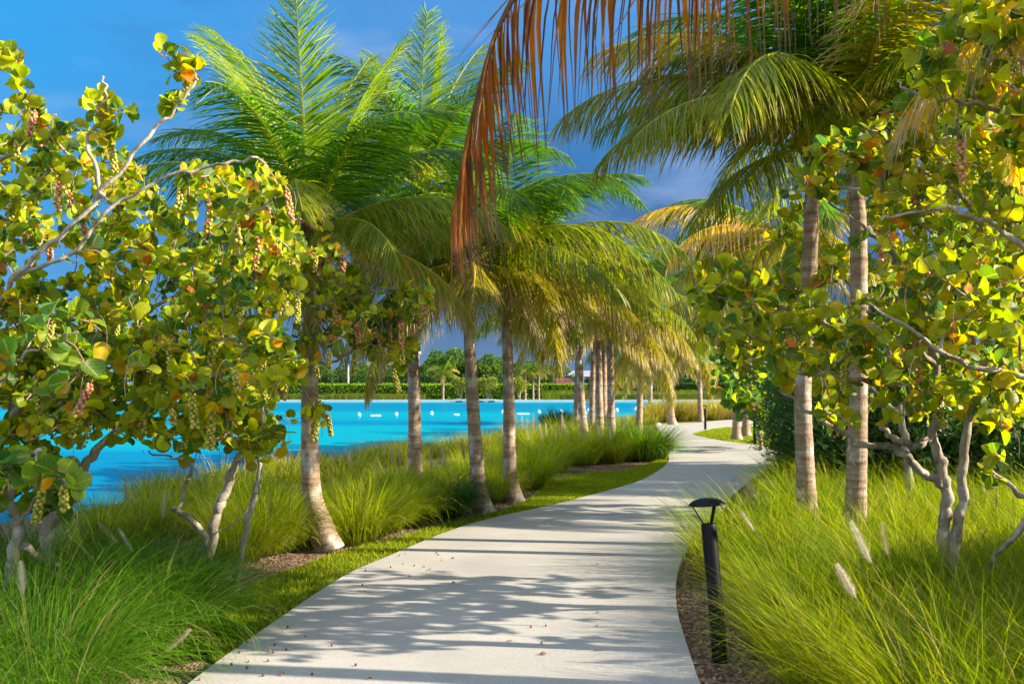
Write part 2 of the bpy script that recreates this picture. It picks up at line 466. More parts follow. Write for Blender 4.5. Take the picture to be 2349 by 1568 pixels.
rng = np.random.default_rng(7)
def short_grass(name, poly, per_m2, h, w, seed, cap=60000):
    g = np.random.default_rng(seed); poly = np.array(poly)
    x0, y0 = poly.min(0)[:2]; x1, y1 = poly.max(0)[:2]
    n = int(min((x1 - x0) * (y1 - y0) * per_m2, cap * 6))
    x, y = g.uniform(x0, x1, n), g.uniform(y0, y1, n)
    k = in_poly(x, y, poly); x, y = x[k][:cap], y[k][:cap]; n = len(x)
    az = g.uniform(0, 2 * np.pi, n); hh = h * g.uniform(.5, 1.2, n); lean = g.uniform(.1, .9, n)
    P0 = np.stack([x, y, np.full(n, -.035)], -1)
    d = np.stack([np.cos(az), np.sin(az), np.zeros(n)], -1)
    P = np.stack([P0, P0 + d * (hh * lean * .35)[:, None] + np.array([0, 0, 1]) * (hh * .6)[:, None],
                  P0 + d * (hh * lean)[:, None] + np.array([0, 0, 1]) * hh[:, None]], 1)
    a2 = az + np.pi / 2 + g.normal(0, .5, n)
    s = np.stack([np.cos(a2), np.sin(a2), np.zeros(n)], -1)[:, None].repeat(3, 1)
    W = np.array([1, .9, .12])[None] * (w * g.uniform(.7, 1.3, n))[:, None]
    V, q, _ = ribbons(P, W, s)
    c = np.array([.20, .27, .010]) * g.uniform(.6, 1.3, (n, 1)) + np.array([.12, .07, .0]) * (g.random((n, 1)) ** 2)
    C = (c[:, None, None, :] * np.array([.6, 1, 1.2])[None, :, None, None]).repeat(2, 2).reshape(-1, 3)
    o = link(name, make_mesh(name, V, [q], M_grass, C))
    return tag(o, kind='stuff')
near_lawn = LAWN
o = short_grass('lawn_grass', near_lawn, 3600, .045, .0035, 1, 90000)
tag(o, 'short mown grass on the strip along the left edge of the path', 'grass')
o = short_grass('lawn_grass', np.array([p for p in isl if p[1] < 60]), 500, .06, .008, 2, 30000)
tag(o, 'short mown grass around the two far lamps', 'grass')

# mulch chips
def chips():
    g = np.random.default_rng(11); pts = []
    n = 26000
    x, y = g.uniform(-6, 4.5, n), g.uniform(4.6, 17, n)
    pr = PR[(PR[:, 1] > 4) & (PR[:, 1] < 30)]; pl = PL[(PL[:, 1] > 4) & (PL[:, 1] < 30)]
    rx = np.interp(y, pr[::-1, 1] if pr[0, 1] > pr[-1, 1] else pr[:, 1], pr[::-1, 0] if pr[0, 1] > pr[-1, 1] else pr[:, 0])
    lx = np.interp(y, pl[:, 1], pl[:, 0])
    keep = ((x > rx + .02) & (x < rx + 1.3)) | ((x < lx - .1) & ~in_poly(x, y, LAWN) & (x > lx - 3))
    x, y = x[keep], y[keep]; n = len(x)
    az = g.uniform(0, 2 * np.pi, n); L = g.uniform(.012, .04, n); w = g.uniform(.004, .011, n)
    d = np.stack([np.cos(az), np.sin(az), g.normal(0, .25, n)], -1)
    s = np.stack([-np.sin(az), np.cos(az), g.normal(0, .3, n)], -1)
    c = np.stack([x, y, -.05 + g.uniform(.0, .022, n)], -1)
    P = np.stack([c - d * L[:, None] / 2, c + d * L[:, None] / 2], 1)
    V, q, _ = ribbons(P, np.stack([w, w * .6], 1) / 2 * 1.6, s[:, None].repeat(2, 1))
    t = g.random((n, 1)); C = (np.array([.10, .055, .035]) * (1 - t) + np.array([.36, .26, .20]) * t)[:, None].repeat(4, 1).reshape(-1, 3)
    m = Mat('mulch_chip'); m.set(m.p, Base_Color=m.attr(), Roughness=.9)
    return tag(link('mulch', make_mesh('mulch', V, [q], m.m, C, smooth=False)), 'brown bark mulch chips along the beds', 'mulch', kind='stuff')
chips()

# ------------------------------------------------------------------ tall grass
def blades(g, roots, out, n_per, L, w, K=7, lean=(.1, .5), arch=(.7, 2.0), dry=.08, base=(.115, .19, .012), bright=(.30, .40, .03), zoff=0):
    """returns ribbons for grass clumps; roots (n,3), out (n,) azimuth"""
    n = len(roots)
    Ln = L * g.uniform(.55, 1.12, n)
    th0 = g.uniform(*lean, n); th1 = th0 + g.uniform(*arch, n)
    t = np.linspace(0, 1, K)[None]
    th = th0[:, None] + (th1 - th0)[:, None] * t ** 1.7
    azv = out[:, None] + g.normal(0, .25, n)[:, None] + g.normal(0, .35, n)[:, None] * t
    d = np.stack([np.sin(th) * np.cos(azv), np.sin(th) * np.sin(azv), np.cos(th)], -1)
    seg = d[:, 1:] * (Ln / (K - 1))[:, None, None]
    P = np.concatenate([roots[:, None], roots[:, None] + np.cumsum(seg, 1)], 1)
    P[..., 2] = np.maximum(P[..., 2], .015)
    a2 = azv + np.pi / 2 + g.normal(0, .5, n)[:, None]
    s = np.stack([np.cos(a2), np.sin(a2), np.zeros_like(a2)], -1)
    prof = np.interp(np.linspace(0, 1, K), [0, .25, .7, 1], [.8, 1, .75, .1])
    W = prof[None] * (w * g.uniform(.7, 1.3, n))[:, None] / 2
    V, q, c = ribbons(P, W, s)
    r = g.random((n, 1)) ** 1.3
    col = np.array(base) * (1 - r) + np.array(bright) * r
    isdry = g.random(n) < dry
    col *= g.uniform(.65, 1.3, (n, 1)); col[isdry] = np.array([.42, .32, .13]) * g.uniform(.7, 1.1, (isdry.sum(), 1))
    along = np.interp(np.linspace(0, 1, K), [0, .25, 1], [.28, .80, 1.25])  # shade low in the tuft painted into the blade colour
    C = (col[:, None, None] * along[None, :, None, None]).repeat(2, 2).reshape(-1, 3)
    return V, q, C
def clump(seed, n=900, r=.22, L=1.0, w=.0045, **kw):
    g = np.random.default_rng(seed)
    rad = r * np.sqrt(g.random(n)); a = g.uniform(0, 2 * np.pi, n)
    roots = np.stack([rad * np.cos(a), rad * np.sin(a), np.zeros(n)], -1)
    lean = kw.pop('lean', (.05, .55))
    V, q, C = blades(g, roots, a, n, L, w, lean=lean, **kw)
    return V, q, C
def clump_mesh(name, *a, **kw):
    V, q, C = clump(*a, **kw); return make_mesh(name, V, [q], M_grass, C)

# one mass on the right of the path
def right_edge(y):
    pr = PR[PR[:, 1] > 3]; o = np.argsort(pr[:, 1]); return np.interp(y, pr[o, 1], pr[o, 0])
def right_meadow():
    g = np.random.default_rng(5); ge = Geo(); cs = []
    for _ in range(9000):
        y = 3.3 + 17 * g.random() ** 1.3
        x = right_edge(min(y, 16.5)) + (.62 if y < 9 else .42) + (0.25 if y < 5.5 else 0) + g.uniform(0, 1) * (y * .62 + 1.2)
        if y > 11.2 and CX + x / y * F < 1800: continue
        if y > 9.6 and CX + x / y * F < 1655: continue
        if (x - 1.25) ** 2 + (y - 6.2) ** 2 < .45 ** 2: continue
        if any((x - a) ** 2 + (y - b) ** 2 < (.36 + .006 * b) ** 2 for a, b in cs): continue
        cs.append((x, y))
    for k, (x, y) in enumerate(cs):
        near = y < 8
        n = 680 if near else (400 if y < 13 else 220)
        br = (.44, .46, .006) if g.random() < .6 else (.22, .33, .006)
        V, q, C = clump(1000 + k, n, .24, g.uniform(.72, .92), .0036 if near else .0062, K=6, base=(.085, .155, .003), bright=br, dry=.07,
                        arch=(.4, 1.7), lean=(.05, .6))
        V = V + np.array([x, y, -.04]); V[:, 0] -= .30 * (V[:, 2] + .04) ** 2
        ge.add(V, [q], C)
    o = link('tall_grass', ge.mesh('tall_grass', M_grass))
    tag(o, 'tall fine green grass filling the bed right of the path', 'grass', kind='stuff')
    print('meadow clumps', len(cs))
right_meadow()

GR = 'fountain grass tufts left of the path'
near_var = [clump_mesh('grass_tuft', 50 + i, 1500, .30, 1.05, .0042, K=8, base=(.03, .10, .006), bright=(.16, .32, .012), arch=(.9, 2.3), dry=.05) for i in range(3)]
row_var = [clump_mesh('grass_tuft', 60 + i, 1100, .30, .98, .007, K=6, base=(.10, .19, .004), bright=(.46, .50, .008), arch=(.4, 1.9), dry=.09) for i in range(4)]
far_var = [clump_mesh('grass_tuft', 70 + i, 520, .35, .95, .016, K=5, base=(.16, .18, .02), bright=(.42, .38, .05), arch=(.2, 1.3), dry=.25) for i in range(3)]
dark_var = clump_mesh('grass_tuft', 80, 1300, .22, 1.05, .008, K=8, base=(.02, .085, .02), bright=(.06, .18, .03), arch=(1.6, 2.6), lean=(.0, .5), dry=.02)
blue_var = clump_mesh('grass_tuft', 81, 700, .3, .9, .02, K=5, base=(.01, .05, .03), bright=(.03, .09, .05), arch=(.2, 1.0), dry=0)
def tuft(me, x, y, s, rz, label, group=GR, z=-.05):
    o = link('grass_tuft', me, None, (x, y, z), (random.uniform(-.05, .05), -.06, rz), s)
    return tag(o, label, 'grass tuft', group)
random.seed(3)
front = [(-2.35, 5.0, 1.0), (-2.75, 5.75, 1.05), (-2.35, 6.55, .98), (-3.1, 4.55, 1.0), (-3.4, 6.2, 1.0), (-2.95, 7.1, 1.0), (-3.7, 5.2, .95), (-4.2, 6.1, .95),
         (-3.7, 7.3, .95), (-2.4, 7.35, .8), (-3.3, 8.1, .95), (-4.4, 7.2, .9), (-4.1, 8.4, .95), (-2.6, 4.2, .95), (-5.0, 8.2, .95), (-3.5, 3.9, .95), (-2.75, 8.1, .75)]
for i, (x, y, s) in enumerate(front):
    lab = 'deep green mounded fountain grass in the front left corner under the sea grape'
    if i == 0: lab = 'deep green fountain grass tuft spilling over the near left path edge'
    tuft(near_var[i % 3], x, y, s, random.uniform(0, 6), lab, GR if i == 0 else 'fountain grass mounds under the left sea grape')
rows = []
for px, py, s in [(540, 1285, .8), (590, 1272, .85), (640, 1262, .85), (815, 1246, .9), (835, 1232, .85), (870, 1218, .85), (915, 1206, .9), (960, 1190, .85), (1075, 1160, .8), (1140, 1150, .7), (1215, 1120, .85), (610, 1245, .85), (700, 1215, .78), (790, 1212, .82), (870, 1185, .8), (930, 1165, .8), (1040, 1145, .85), (1120, 1130, .85), (1215, 1115, .95),
                  (560, 1215, .7), (660, 1180, .68), (760, 1170, .68), (850, 1152, .68), (900, 1135, .68), (990, 1120, .7), (1080, 1098, .75), (1170, 1085, .85),
                  (480, 1222, .8), (400, 1232, .75), (320, 1240, .75), (230, 1250, .75), (580, 1180, .8), (1150, 1135, .7)]:
    p = on_ground(px, py, -.05); rows.append((p.x, p.y, s))
for i, (x, y, s) in enumerate(rows):
    tuft(row_var[i % 4], x, y, s, random.uniform(0, 6), 'bright green fountain grass tuft in the bank row behind the near palm trunks', 'fountain grass on the lake bank')
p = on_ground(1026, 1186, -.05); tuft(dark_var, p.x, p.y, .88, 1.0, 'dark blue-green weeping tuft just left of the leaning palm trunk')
p = on_ground(1474, 1056, -.05); tuft(clump_mesh('grass_tuft', 90, 1700, .45, 1.0, .011, K=7, base=(.05, .14, .012), bright=(.20, .33, .02), arch=(.8, 2.2), dry=.03), p.x, p.y + .2, 1.22, 2.0,
     'dense rounded green tuft where the path bends left of the curve')
for i, (px, py, s) in enumerate([(1260, 1082, 1.15), (1330, 1068, 1.2), (1395, 1062, 1.1), (1290, 1050, 1.25), (1360, 1045, 1.2), (1430, 1040, 1.05), (1230, 1062, 1.2), (1470, 1030, .9), (1200, 1060, 1.15)]):
    p = on_ground(px, py, -.05)
    tuft(row_var[i % 4], p.x, p.y, s, random.uniform(0, 6), 'yellow-green fountain grass tuft in front of the cluster of five palm trunks', 'yellow-green fountain grass before the palm cluster')
def far_row():
    ge = Geo(); g = np.random.default_rng(33)
    for i in range(64):
        px = 1498 + i * 3.7; p = on_ground(px, 969 - i * .14 - (i % 3) * 3.5, -.05)
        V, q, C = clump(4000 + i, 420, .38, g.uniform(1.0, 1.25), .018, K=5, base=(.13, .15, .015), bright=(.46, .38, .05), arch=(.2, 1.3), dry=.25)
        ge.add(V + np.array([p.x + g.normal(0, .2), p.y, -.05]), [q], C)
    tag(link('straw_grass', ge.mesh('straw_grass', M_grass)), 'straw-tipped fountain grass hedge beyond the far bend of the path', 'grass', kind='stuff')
far_row()
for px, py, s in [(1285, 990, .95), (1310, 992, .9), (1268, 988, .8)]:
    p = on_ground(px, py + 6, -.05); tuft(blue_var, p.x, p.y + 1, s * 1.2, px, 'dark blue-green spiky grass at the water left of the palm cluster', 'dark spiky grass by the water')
# shore fringe: grass on the bank down to the water
def bank_mass():
    g = np.random.default_rng(15); ge = Geo()
    for k in range(120):
        t = g.uniform(.24, .50); i = int(t * (len(shore) - 1)); p = shore[i] + (shore[i + 1] - shore[i]) * g.random()
        x, y = p[0] + g.uniform(.1, 1.6), p[1] + g.uniform(-.5, .5)
        n = 260; V, q, C = clump(3000 + k, n, .35, g.uniform(.45, .7), .010, K=5, base=(.07, .13, .004), bright=(.38, .38, .02), arch=(.2, 1.4), dry=.15)
        ge.add(V + np.array([x, y, -.1]), [q], C)
    tag(link('bank_grass', ge.mesh('bank_grass', M_grass)), 'feathery bright grass fringe along the near lake shore', 'grass', kind='stuff')
bank_mass()

# seed plumes
def plume_parts(seed, L=.24, stem=.75, col=(.72, .66, .54)):
    g = np.random.default_rng(seed); n = 1300
    t = g.random(n); a = g.uniform(0, 2 * np.pi, n)
    r0 = .005
    base = np.stack([r0 * np.cos(a), r0 * np.sin(a), stem + t * L], -1)
    ln = .030 * g.uniform(.5, 1.3, n) * np.interp(t, [0, .2, .7, 1], [.5, 1, .85, .3]) * np.minimum(1, .5 + t * 6)
    d = np.stack([np.cos(a), np.sin(a), g.uniform(.3, 1.0, n)], -1); d = unit(d)
    P = np.stack([base, base + d * ln[:, None] * .6, base + d * ln[:, None]], 1)
    s = unit(np.cross(d, np.array([0, 0, 1.])))[:, None].repeat(3, 1)
    W = np.array([1, .8, .2])[None] * np.full((n, 1), .00055)
    V, q, _ = ribbons(P, W, s); ge = Geo()
    ge.add(V, [q], (np.array(col) * g.uniform(.75, 1.15, (n, 1)))[:, None].repeat(6, 1).reshape(-1, 3))
    zz = np.linspace(stem, stem + L, 5)
    V2, f2 = tube(np.stack([0 * zz, 0 * zz, zz], -1), np.linspace(.004, .001, 5), 5); ge.add(V2, f2, np.array(col) * .8)
    head = ge.mesh('seed_head', M_plume)
    ge = Geo(); zz = np.linspace(0, stem, 6)
    V2, f2 = tube(np.stack([0 * zz, .02 * np.sin(zz * 4), zz], -1), .0016, 5); ge.add(V2, f2, (.30, .34, .06))
    return head, ge.mesh('stem', M_grass)
PLV = [plume_parts(1), plume_parts(2, .19), plume_parts(3, .26, col=(.55, .46, .33))]
def plume(top, bot_px, depth, label, group='cream seed plumes', k=0, s=1.0):
    """plume whose head runs between two seen points at the given distance"""
    a, b = at_depth(*bot_px, depth), at_depth(*top, depth)
    d = (b - a).normalized(); root = a - d * .75 * s
    e = bpy.data.objects.new('grass_plume', None); COL.objects.link(e)
    e.location = root; e.rotation_euler = d.to_track_quat('Z', 'Y').to_euler(); e.scale = (s,) * 3
    tag(e, label, 'seed plume', group)
    h, st = PLV[k % 3]; link('seed_head', h, e); link('stem', st, e)
right_pl = [((1945, 1182), (1997, 1290), 5.3, 'long cream seed plume leaning left in front of the thicker right palm trunk', 1.0),
            ((1904, 1267), (1962, 1370), 5.0, 'lowest cream seed plume in the right grass bed, leaning left', 1.0),
            ((2026, 1212), (2037, 1273), 6.0, 'short upright cream seed plume left of the twin sea grape trunks', .75),
            ((1705, 1180), (1729, 1217), 7.0, 'small pale plume just right of the near bollard lamp head', .7),
            ((1707, 1088), (1732, 1142), 7.5, 'tan plume at the top left of the right grass bed', .85),
            ((2262, 1100), (2258, 1130), 8.5, 'small white plume right of the twin sea grape trunks', .6)]
for i, (a, b, d, lab, s) in enumerate(right_pl): plume(a, b, d, lab, k=i, s=s)
left_pl = [((47, 1285), (53, 1362), 5.2, 'tan bristly plume standing upright at the far left edge', .9),
           ((407, 1468), (377, 1493), 5.4, 'short tan plume lying near the left path corner', .7),
           ((378, 1128), (373, 1188), 7.5, 'slim tan plume upright against the water between sea grape stems', .85),
           ((287, 1102), (293, 1148), 8.0, 'slim brown plume below the low left sea grape leaves', .8),
           ((233, 1207), (270, 1245), 7.0, 'pale plume leaning left in the left bed beside another', .8),
           ((280, 1225), (305, 1265), 7.0, 'pale plume to the right of its leaning neighbour in the left bed', .8)]
for i, (a, b, d, lab, s) in enumerate(left_pl): plume(a, b, d, lab, k=i + 1, s=s)
random.seed(9)
for i in range(34):
    px = random.choice([random.uniform(1130, 1480), random.uniform(1150, 1300), random.uniform(1290, 1460), random.uniform(790, 1130)])
    py = 1003 - (px - 1130) * .02 + random.uniform(-22, 12) if px > 1130 else 1085 - (px - 790) * .12 + random.uniform(-10, 20)
    plume((px - 3, py - 24), (px, py), 20 if px > 1130 else 14.5, 'cream plume rising above the bank grass before the lake', 'cream plumes above the bank grass', i, 1.15)
for i in range(14):
    px = random.uniform(1495, 1690); py = 946 - (px - 1495) * .04 + random.uniform(-4, 4)
    plume((px - 1, py - 13), (px, py), 50, 'cream plume above the straw-tipped grass beyond the far bend', 'cream plumes beyond the far bend', i, 1.3)

# ------------------------------------------------------------------ palms
STY = {'young': ((.07, .16, .008), (.25, .33, .010), (.38, .36, .05), .14),
       'mid': ((.028, .10, .010), (.10, .20, .012), (.24, .24, .03), .10),
       'ripe': ((.08, .14, .007), (.24, .26, .010), (.36, .27, .06), .28),
       'old': ((.15, .17, .007), (.36, .29, .014), (.42, .30, .17), .42),
       'yellow': ((.50, .34, .015), (.66, .46, .03), (.50, .40, .28), .55),
       'dead': ((.13, .065, .035), (.50, .19, .012), (.24, .16, .12), .6)}
def frond_geo(rach, seed, nleaf=88, Lmax=.78, w=.034, droop=1.0, sty='mid', side0=None, t0=.13, rr=.02, K=6, tbreak=0, vup=.25, asym=None, bend_at=None):
    g = np.random.default_rng(seed); rach = np.asarray(rach, float)
    cum = np.concatenate([[0], np.cumsum(np.linalg.norm(np.diff(rach, axis=0), axis=1))]); cum /= cum[-1]
    ge = Geo()
    tt = np.linspace(0, 1, 16); RP = np.stack([np.interp(tt, cum, rach[:, i]) for i in range(3)], -1)
    c1, c2, ct, tipm = [np.array(v) if np.ndim(v) else v for v in STY[sty]]
    rc = {'dead': (.30, .20, .10), 'old': (.50, .40, .08), 'yellow': (.62, .42, .08)}.get(sty, (.36, .38, .05))
    V, f = tube(RP, np.interp(tt, [0, .06, .2, 1], [rr * 2.2, rr * 1.3, rr, rr * .22]), 6)
    ge.add(V, f, rc)
    for sgn in (-1, 1):
        n = nleaf
        t = t0 + (1 - t0) * (np.arange(n) + g.uniform(-.3, .3, n)) / n; t = np.clip(t, t0, .995)
        if asym is not None: t = t[g.random(n) < asym[0 if sgn < 0 else 1]]; n = len(t)
        P0 = np.stack([np.interp(t, cum, rach[:, i]) for i in range(3)], -1)
        e = .02; P1 = np.stack([np.interp(np.clip(t + e, 0, 1), cum, rach[:, i]) for i in range(3)], -1)
        Pm = np.stack([np.interp(np.clip(t - e, 0, 1), cum, rach[:, i]) for i in range(3)], -1)
        T = unit(P1 - Pm)
        S0 = np.array([0, 1., 0]) if side0 is None else np.array(side0)
        S = unit(S0 - (T @ S0)[:, None] * T); N = np.cross(S, T)
        N = np.where((N[:, 2:3] < 0) & (abs(T[:, 2:3]) < .9), -N, N) if side0 is not None else np.cross(T, S) * -1
        al = np.interp(t, [0, .5, 1], [R(62), R(52), R(24)]) + g.normal(0, .05, n)
        D0 = T * np.cos(al)[:, None] + sgn * S * np.sin(al)[:, None] + N * (vup + g.normal(0, .08, n))[:, None]
        D0 = unit(D0)
        ln = Lmax * 1.0 * np.interp(t, [0, .18, .42, .75, 1], [.45, .85, 1, .75, .32]) * g.uniform(.86, 1.1, n)
        brk = g.random(n) < tbreak; ln[brk] *= g.uniform(.3, .7, brk.sum())
        j = np.linspace(0, 1, K)
        dr = droop * g.uniform(.7, 1.35, n)
        sag = (j[None, :] ** 1.4) * dr[:, None]
        if bend_at is not None: sag = np.where(j[None, :] > .05, np.maximum(sag, bend_at * dr[:, None]), 0)
        D = D0[:, None] + np.array([0, 0, -1.]) * sag[..., None] + g.normal(0, .06, (n, 1, 3)) * j[None, :, None] * 2 + g.normal(0, .05, (n, K, 3))
        D = unit(D)
        P = np.concatenate([P0[:, None], P0[:, None] + np.cumsum(D[:, 1:] * (ln / (K - 1))[:, None, None], 1)], 1)
        Wd = T[:, None] - (T[:, None] * D).sum(-1, keepdims=True) * D
        Wd = unit(Wd + .25 * g.normal(0, 1, (n, 1, 3)))
        Wd = unit(Wd - (Wd * D).sum(-1, keepdims=True) * D)
        B = np.cross(D, Wd)
        prof = np.interp(j, [0, .12, .45, .8, 1], [.45, .95, 1, .6, .06])
        W = prof[None] * (w * g.uniform(.8, 1.15, n) * np.interp(t, [0, .3, 1], [.8, 1, .55]))[:, None] / 2
        V, q, c = ribbons(P, W, Wd, B * W[..., None] * .38)
        r = g.random((n, 1)); col = c1 * (1 - r) + c2 * r
        tipf = np.clip((j[None] - (1 - tipm * g.uniform(.3, 1.3, n)[:, None])) / .15, 0, 1)[..., None]
        tc = ct * g.uniform(.6, 1.1, (n, 1, 1))
        C = col[:, None] * (1 - tipf) + tc * tipf
        ge.add(V, [q], C[:, :, None].repeat(3, 2).reshape(-1, 3))
    return ge
def arc(L, e0, drop, power=1.3, n=14, lateral=0.0):
    t = np.linspace(0, 1, n); e = e0 - drop * t ** power
    d = np.stack([np.cos(e), lateral * t, np.sin(e)], -1); d = unit(d)
    return np.concatenate([[[0, 0, 0]], np.cumsum(d[1:] * L / (n - 1), 0)])
#            length, start elevation, total drop, leaflet droop, style
AGES = [(2.5, 87, 10, .08, 'young'), (2.7, 80, 34, .18, 'young'), (2.75, 72, 75, .35, 'mid'), (2.8, 60, 90, .55, 'mid'), (2.8, 45, 90, .9, 'mid'),
        (2.7, 30, 80, 1.2, 'ripe'), (2.65, 14, 70, 1.7, 'ripe'), (2.55, -5, 55, 2.2, 'old'), (2.4, -28, 45, 2.5, 'old')]
FR = {}
def frond_var(age, v, lod=0, sty=None):
    key = (age, v, lod, sty)
    if key not in FR:
        L, e, dp, dr, st = AGES[age]; g = random.Random(age * 31 + v * 7)
        r = arc(L, R(e), R(dp * g.uniform(.8, 1.2)), g.uniform(1.1, 1.7), lateral=g.uniform(-.25, .25))
        n, w, K = [(112, .022, 7), (70, .032, 5), (30, .075, 4)][lod]
        FR[key] = frond_geo(r, age * 10 + v + 1, n, (.55, .82, .88)[age] if age < 3 else .86, w, dr, sty or st, K=K, tbreak=.10).mesh('frond', M_frond)
    return FR[key]
PALM_GROUP_L = 'coconut palms in the row along the lake'
def trunk_geo(pts, r0, r1, ring=.055, dz=.014, sides=20, seed=0, flare=1.7):
    P = smooth_line(pts, 10); cum = np.concatenate([[0], np.cumsum(np.linalg.norm(np.diff(P, axis=0), axis=1))]); L = cum[-1]
    n = max(12, int(L / dz)); s = np.linspace(0, L, n)
    Q = np.stack([np.interp(s, cum, P[:, i]) for i in range(3)], -1)
    g = np.random.default_rng(seed)
    pos = np.cumsum(g.uniform(.6, 1.4, 400) * ring); ph = np.searchsorted(pos, s); prev = np.concatenate([[0], pos])[ph]; fr = (s - prev) / np.maximum(pos[ph] - prev, 1e-3)
    rad = r0 + (r1 - r0) * (s / L); rad = rad * (1 + (flare - 1) * np.exp(-s / .22) + .12 * np.exp(-s / .9))
    rad = rad * (1 + .035 * fr ** 1.5 + .012 * g.normal(0, 1, 400)[ph])
    return tube(Q, rad, sides)
def palm(label, trunk_px, depth, crown=None, scale=1.0, n=22, lod=0, seed=0, group=PALM_GROUP_L, cat='palm tree', ages=None, r=.105, az0=0.0, extra=(), base_z=-.06, styles=None, young=1.0):
    rnd = random.Random(seed)
    pts = [at_depth(x, y, depth) for x, y in trunk_px]
    pts[0].z = base_z
    base = pts[0].copy(); e = bpy.data.objects.new('coconut_palm', None); COL.objects.link(e); e.location = base
    tag(e, label, cat, group)
    loc = [p - base for p in pts]
    ge = Geo(); sides, dz = [(22, .014), (14, .035), (8, .12)][lod]
    V, f = trunk_geo(loc, r * 1.08, r * .82, sides=sides, dz=dz, seed=seed, flare=1.75 if lod < 2 else 1.3); ge.add(V, f)
    link('trunk', ge.mesh('trunk', M_ptrunk), e)
    top = loc[-1]
    # fibrous sheath of old leaf bases
    ge = Geo(); g = np.random.default_rng(seed + 5)
    if lod < 2:
        zz = np.linspace(-.28, .22, 10); rad = np.interp(zz, [-.28, -.1, .1, .22], [r * .85, r * 1.25, r * 1.3, r * .5]) * g.uniform(.9, 1.1, 10)
        V, f = tube(np.stack([0 * zz, 0 * zz, zz], -1), rad, 12); V += g.normal(0, .008, V.shape); ge.add(V, f)
        for k in range(9):
            a = k * 2.4; p0 = np.array([r * .9 * math.cos(a), r * .9 * math.sin(a), -.1 + .02 * k])
            q_ = np.array([p0, p0 + [.09 * math.cos(a), .09 * math.sin(a), .10], p0 + [.2 * math.cos(a), .2 * math.sin(a), .16 - .02 * k]])
            V, f = tube(smooth_line(q_, 3), np.linspace(.05, .022, 7), 6); ge.add(V, f)
        sh = link('fibrous_sheath', ge.mesh('fibrous_sheath', M_fibre), e, top)
    for i in range(n):
        age_f = (i + .5) / n
        ages_ = ages or (0, 8)
        age = int(round(ages_[0] + (ages_[1] - ages_[0]) * age_f + rnd.uniform(-.45, .45))); age = max(0, min(8, age))
        az = az0 + i * 2.39996 + rnd.uniform(-.2, .2)
        sty = None
        if styles and age >= styles[0] and rnd.random() < styles[2]: sty = styles[1]
        me = frond_var(age, rnd.randint(0, 2 if lod == 0 else 1), lod, sty)
        off = Vector((.06 * math.cos(az), .06 * math.sin(az), .12 - .02 * age))
        link('frond', me, e, top + off, (rnd.uniform(-.12, .12), rnd.uniform(-.06, .06), az), scale * rnd.uniform(.9, 1.08) * (young if age < 2 else 1))
    for (age, az, s, sty) in extra:
        link('frond', frond_var(age, 1, lod, sty), e, top + Vector((.06 * math.cos(az), .06 * math.sin(az), .05)), (0, 0, az), s)
    return e
D_ = math.degrees
palm('nearest coconut palm on the left, its curved trunk base standing in mulch', [(752, 1247), (738, 1205), (719, 1150), (712, 1080), (710, 950), (712, 780), (716, 540)], 10.9, n=24, seed=2, r=.092, scale=.84, young=1.12, ages=(0, 8), styles=(7, 'old', .8), extra=[(1, R(160), 1.0, None), (2, R(165), .95, None)])
palm('slim straight-trunked coconut palm second from the left of the lake row', [(957, 1130), (953, 1080), (950, 900), (947, 780), (958, 640), (972, 450)], 15.2, n=25, seed=6, r=.092, scale=.90, young=1.18, ages=(0, 8))
palm('coconut palm whose trunk leans left, standing at the lawn edge', [(1110, 1172), (1098, 1120), (1088, 980), (1078, 800), (1074, 600)], 14.0, n=26, seed=8, r=.088, ages=(2, 8))
palm('coconut palm with base in mulch right of the leaning trunk', [(1180, 1143), (1170, 1080), (1167, 900), (1163, 760), (1160, 590)], 15.3, n=26, seed=11, r=.088, ages=(2, 8), extra=[(6, R(-10), 1.1, 'ripe')])
five = [('front left trunk of the palm cluster, its base sweeping right', [(1352, 1030), (1340, 985), (1332, 900), (1328, 760), (1326, 700)], 24, 14),
        ('slim palm just behind the front left trunk of the cluster', [(1316, 1010), (1322, 960), (1327, 800), (1328, 730)], 28, 17),
        ('dark thin palm trunk in the middle of the cluster', [(1355, 1005), (1358, 940), (1362, 800), (1364, 740)], 31, 20),
        ('middle palm of the cluster with a stout brown trunk', [(1378, 1025), (1376, 960), (1373, 830), (1370, 720)], 25, 23),
        ('half-hidden palm trunk between the two stout ones of the cluster', [(1386, 1003), (1386, 940), (1386, 830), (1385, 740)], 31, 26),
        ('rightmost palm of the cluster with a pale sunlit trunk', [(1402, 1025), (1402, 960), (1400, 830), (1397, 700)], 24.5, 29)]
for lab, px, d, sd in five:
    palm(lab, px, d, n=22, lod=1, seed=sd, r=.092, scale=1.0, ages=(2, 7), styles=(6, 'old', .5))
palm('lone palm at the water right of the cluster', [(1465, 985), (1467, 940), (1470, 860), (1472, 790)], 37, n=18, lod=1, seed=31, r=.11, scale=1.15, ages=(2, 8))
palm('palm standing on the path edge at the far bend', [(1543, 972), (1539, 940), (1537, 860), (1533, 790)], 46, n=18, lod=1, seed=34, r=.13, scale=1.3, ages=(2, 8))
palm('palm behind the farthest lamp', [(1608, 962), (1606, 930), (1605, 870), (1602, 800)], 50, n=18, lod=1, seed=37, r=.12, scale=1.3, ages=(2, 8))
palm('dim palm seen between the cluster and the lone water palm', [(1490, 962), (1492, 900), (1494, 800)], 60, n=14, lod=2, seed=38, r=.12, scale=1.5, ages=(2, 8))
GRR = 'coconut palms right of the path'
palm('left one of the two tall palm trunks on the right, bowed trunk', [(1856, 1160), (1846, 1050), (1842, 880), (1856, 640), (1862, 480), (1868, 340)], 10.7, n=17, seed=41, r=.090, group=GRR, ages=(1, 6), scale=.9, styles=(6, 'old', .5))
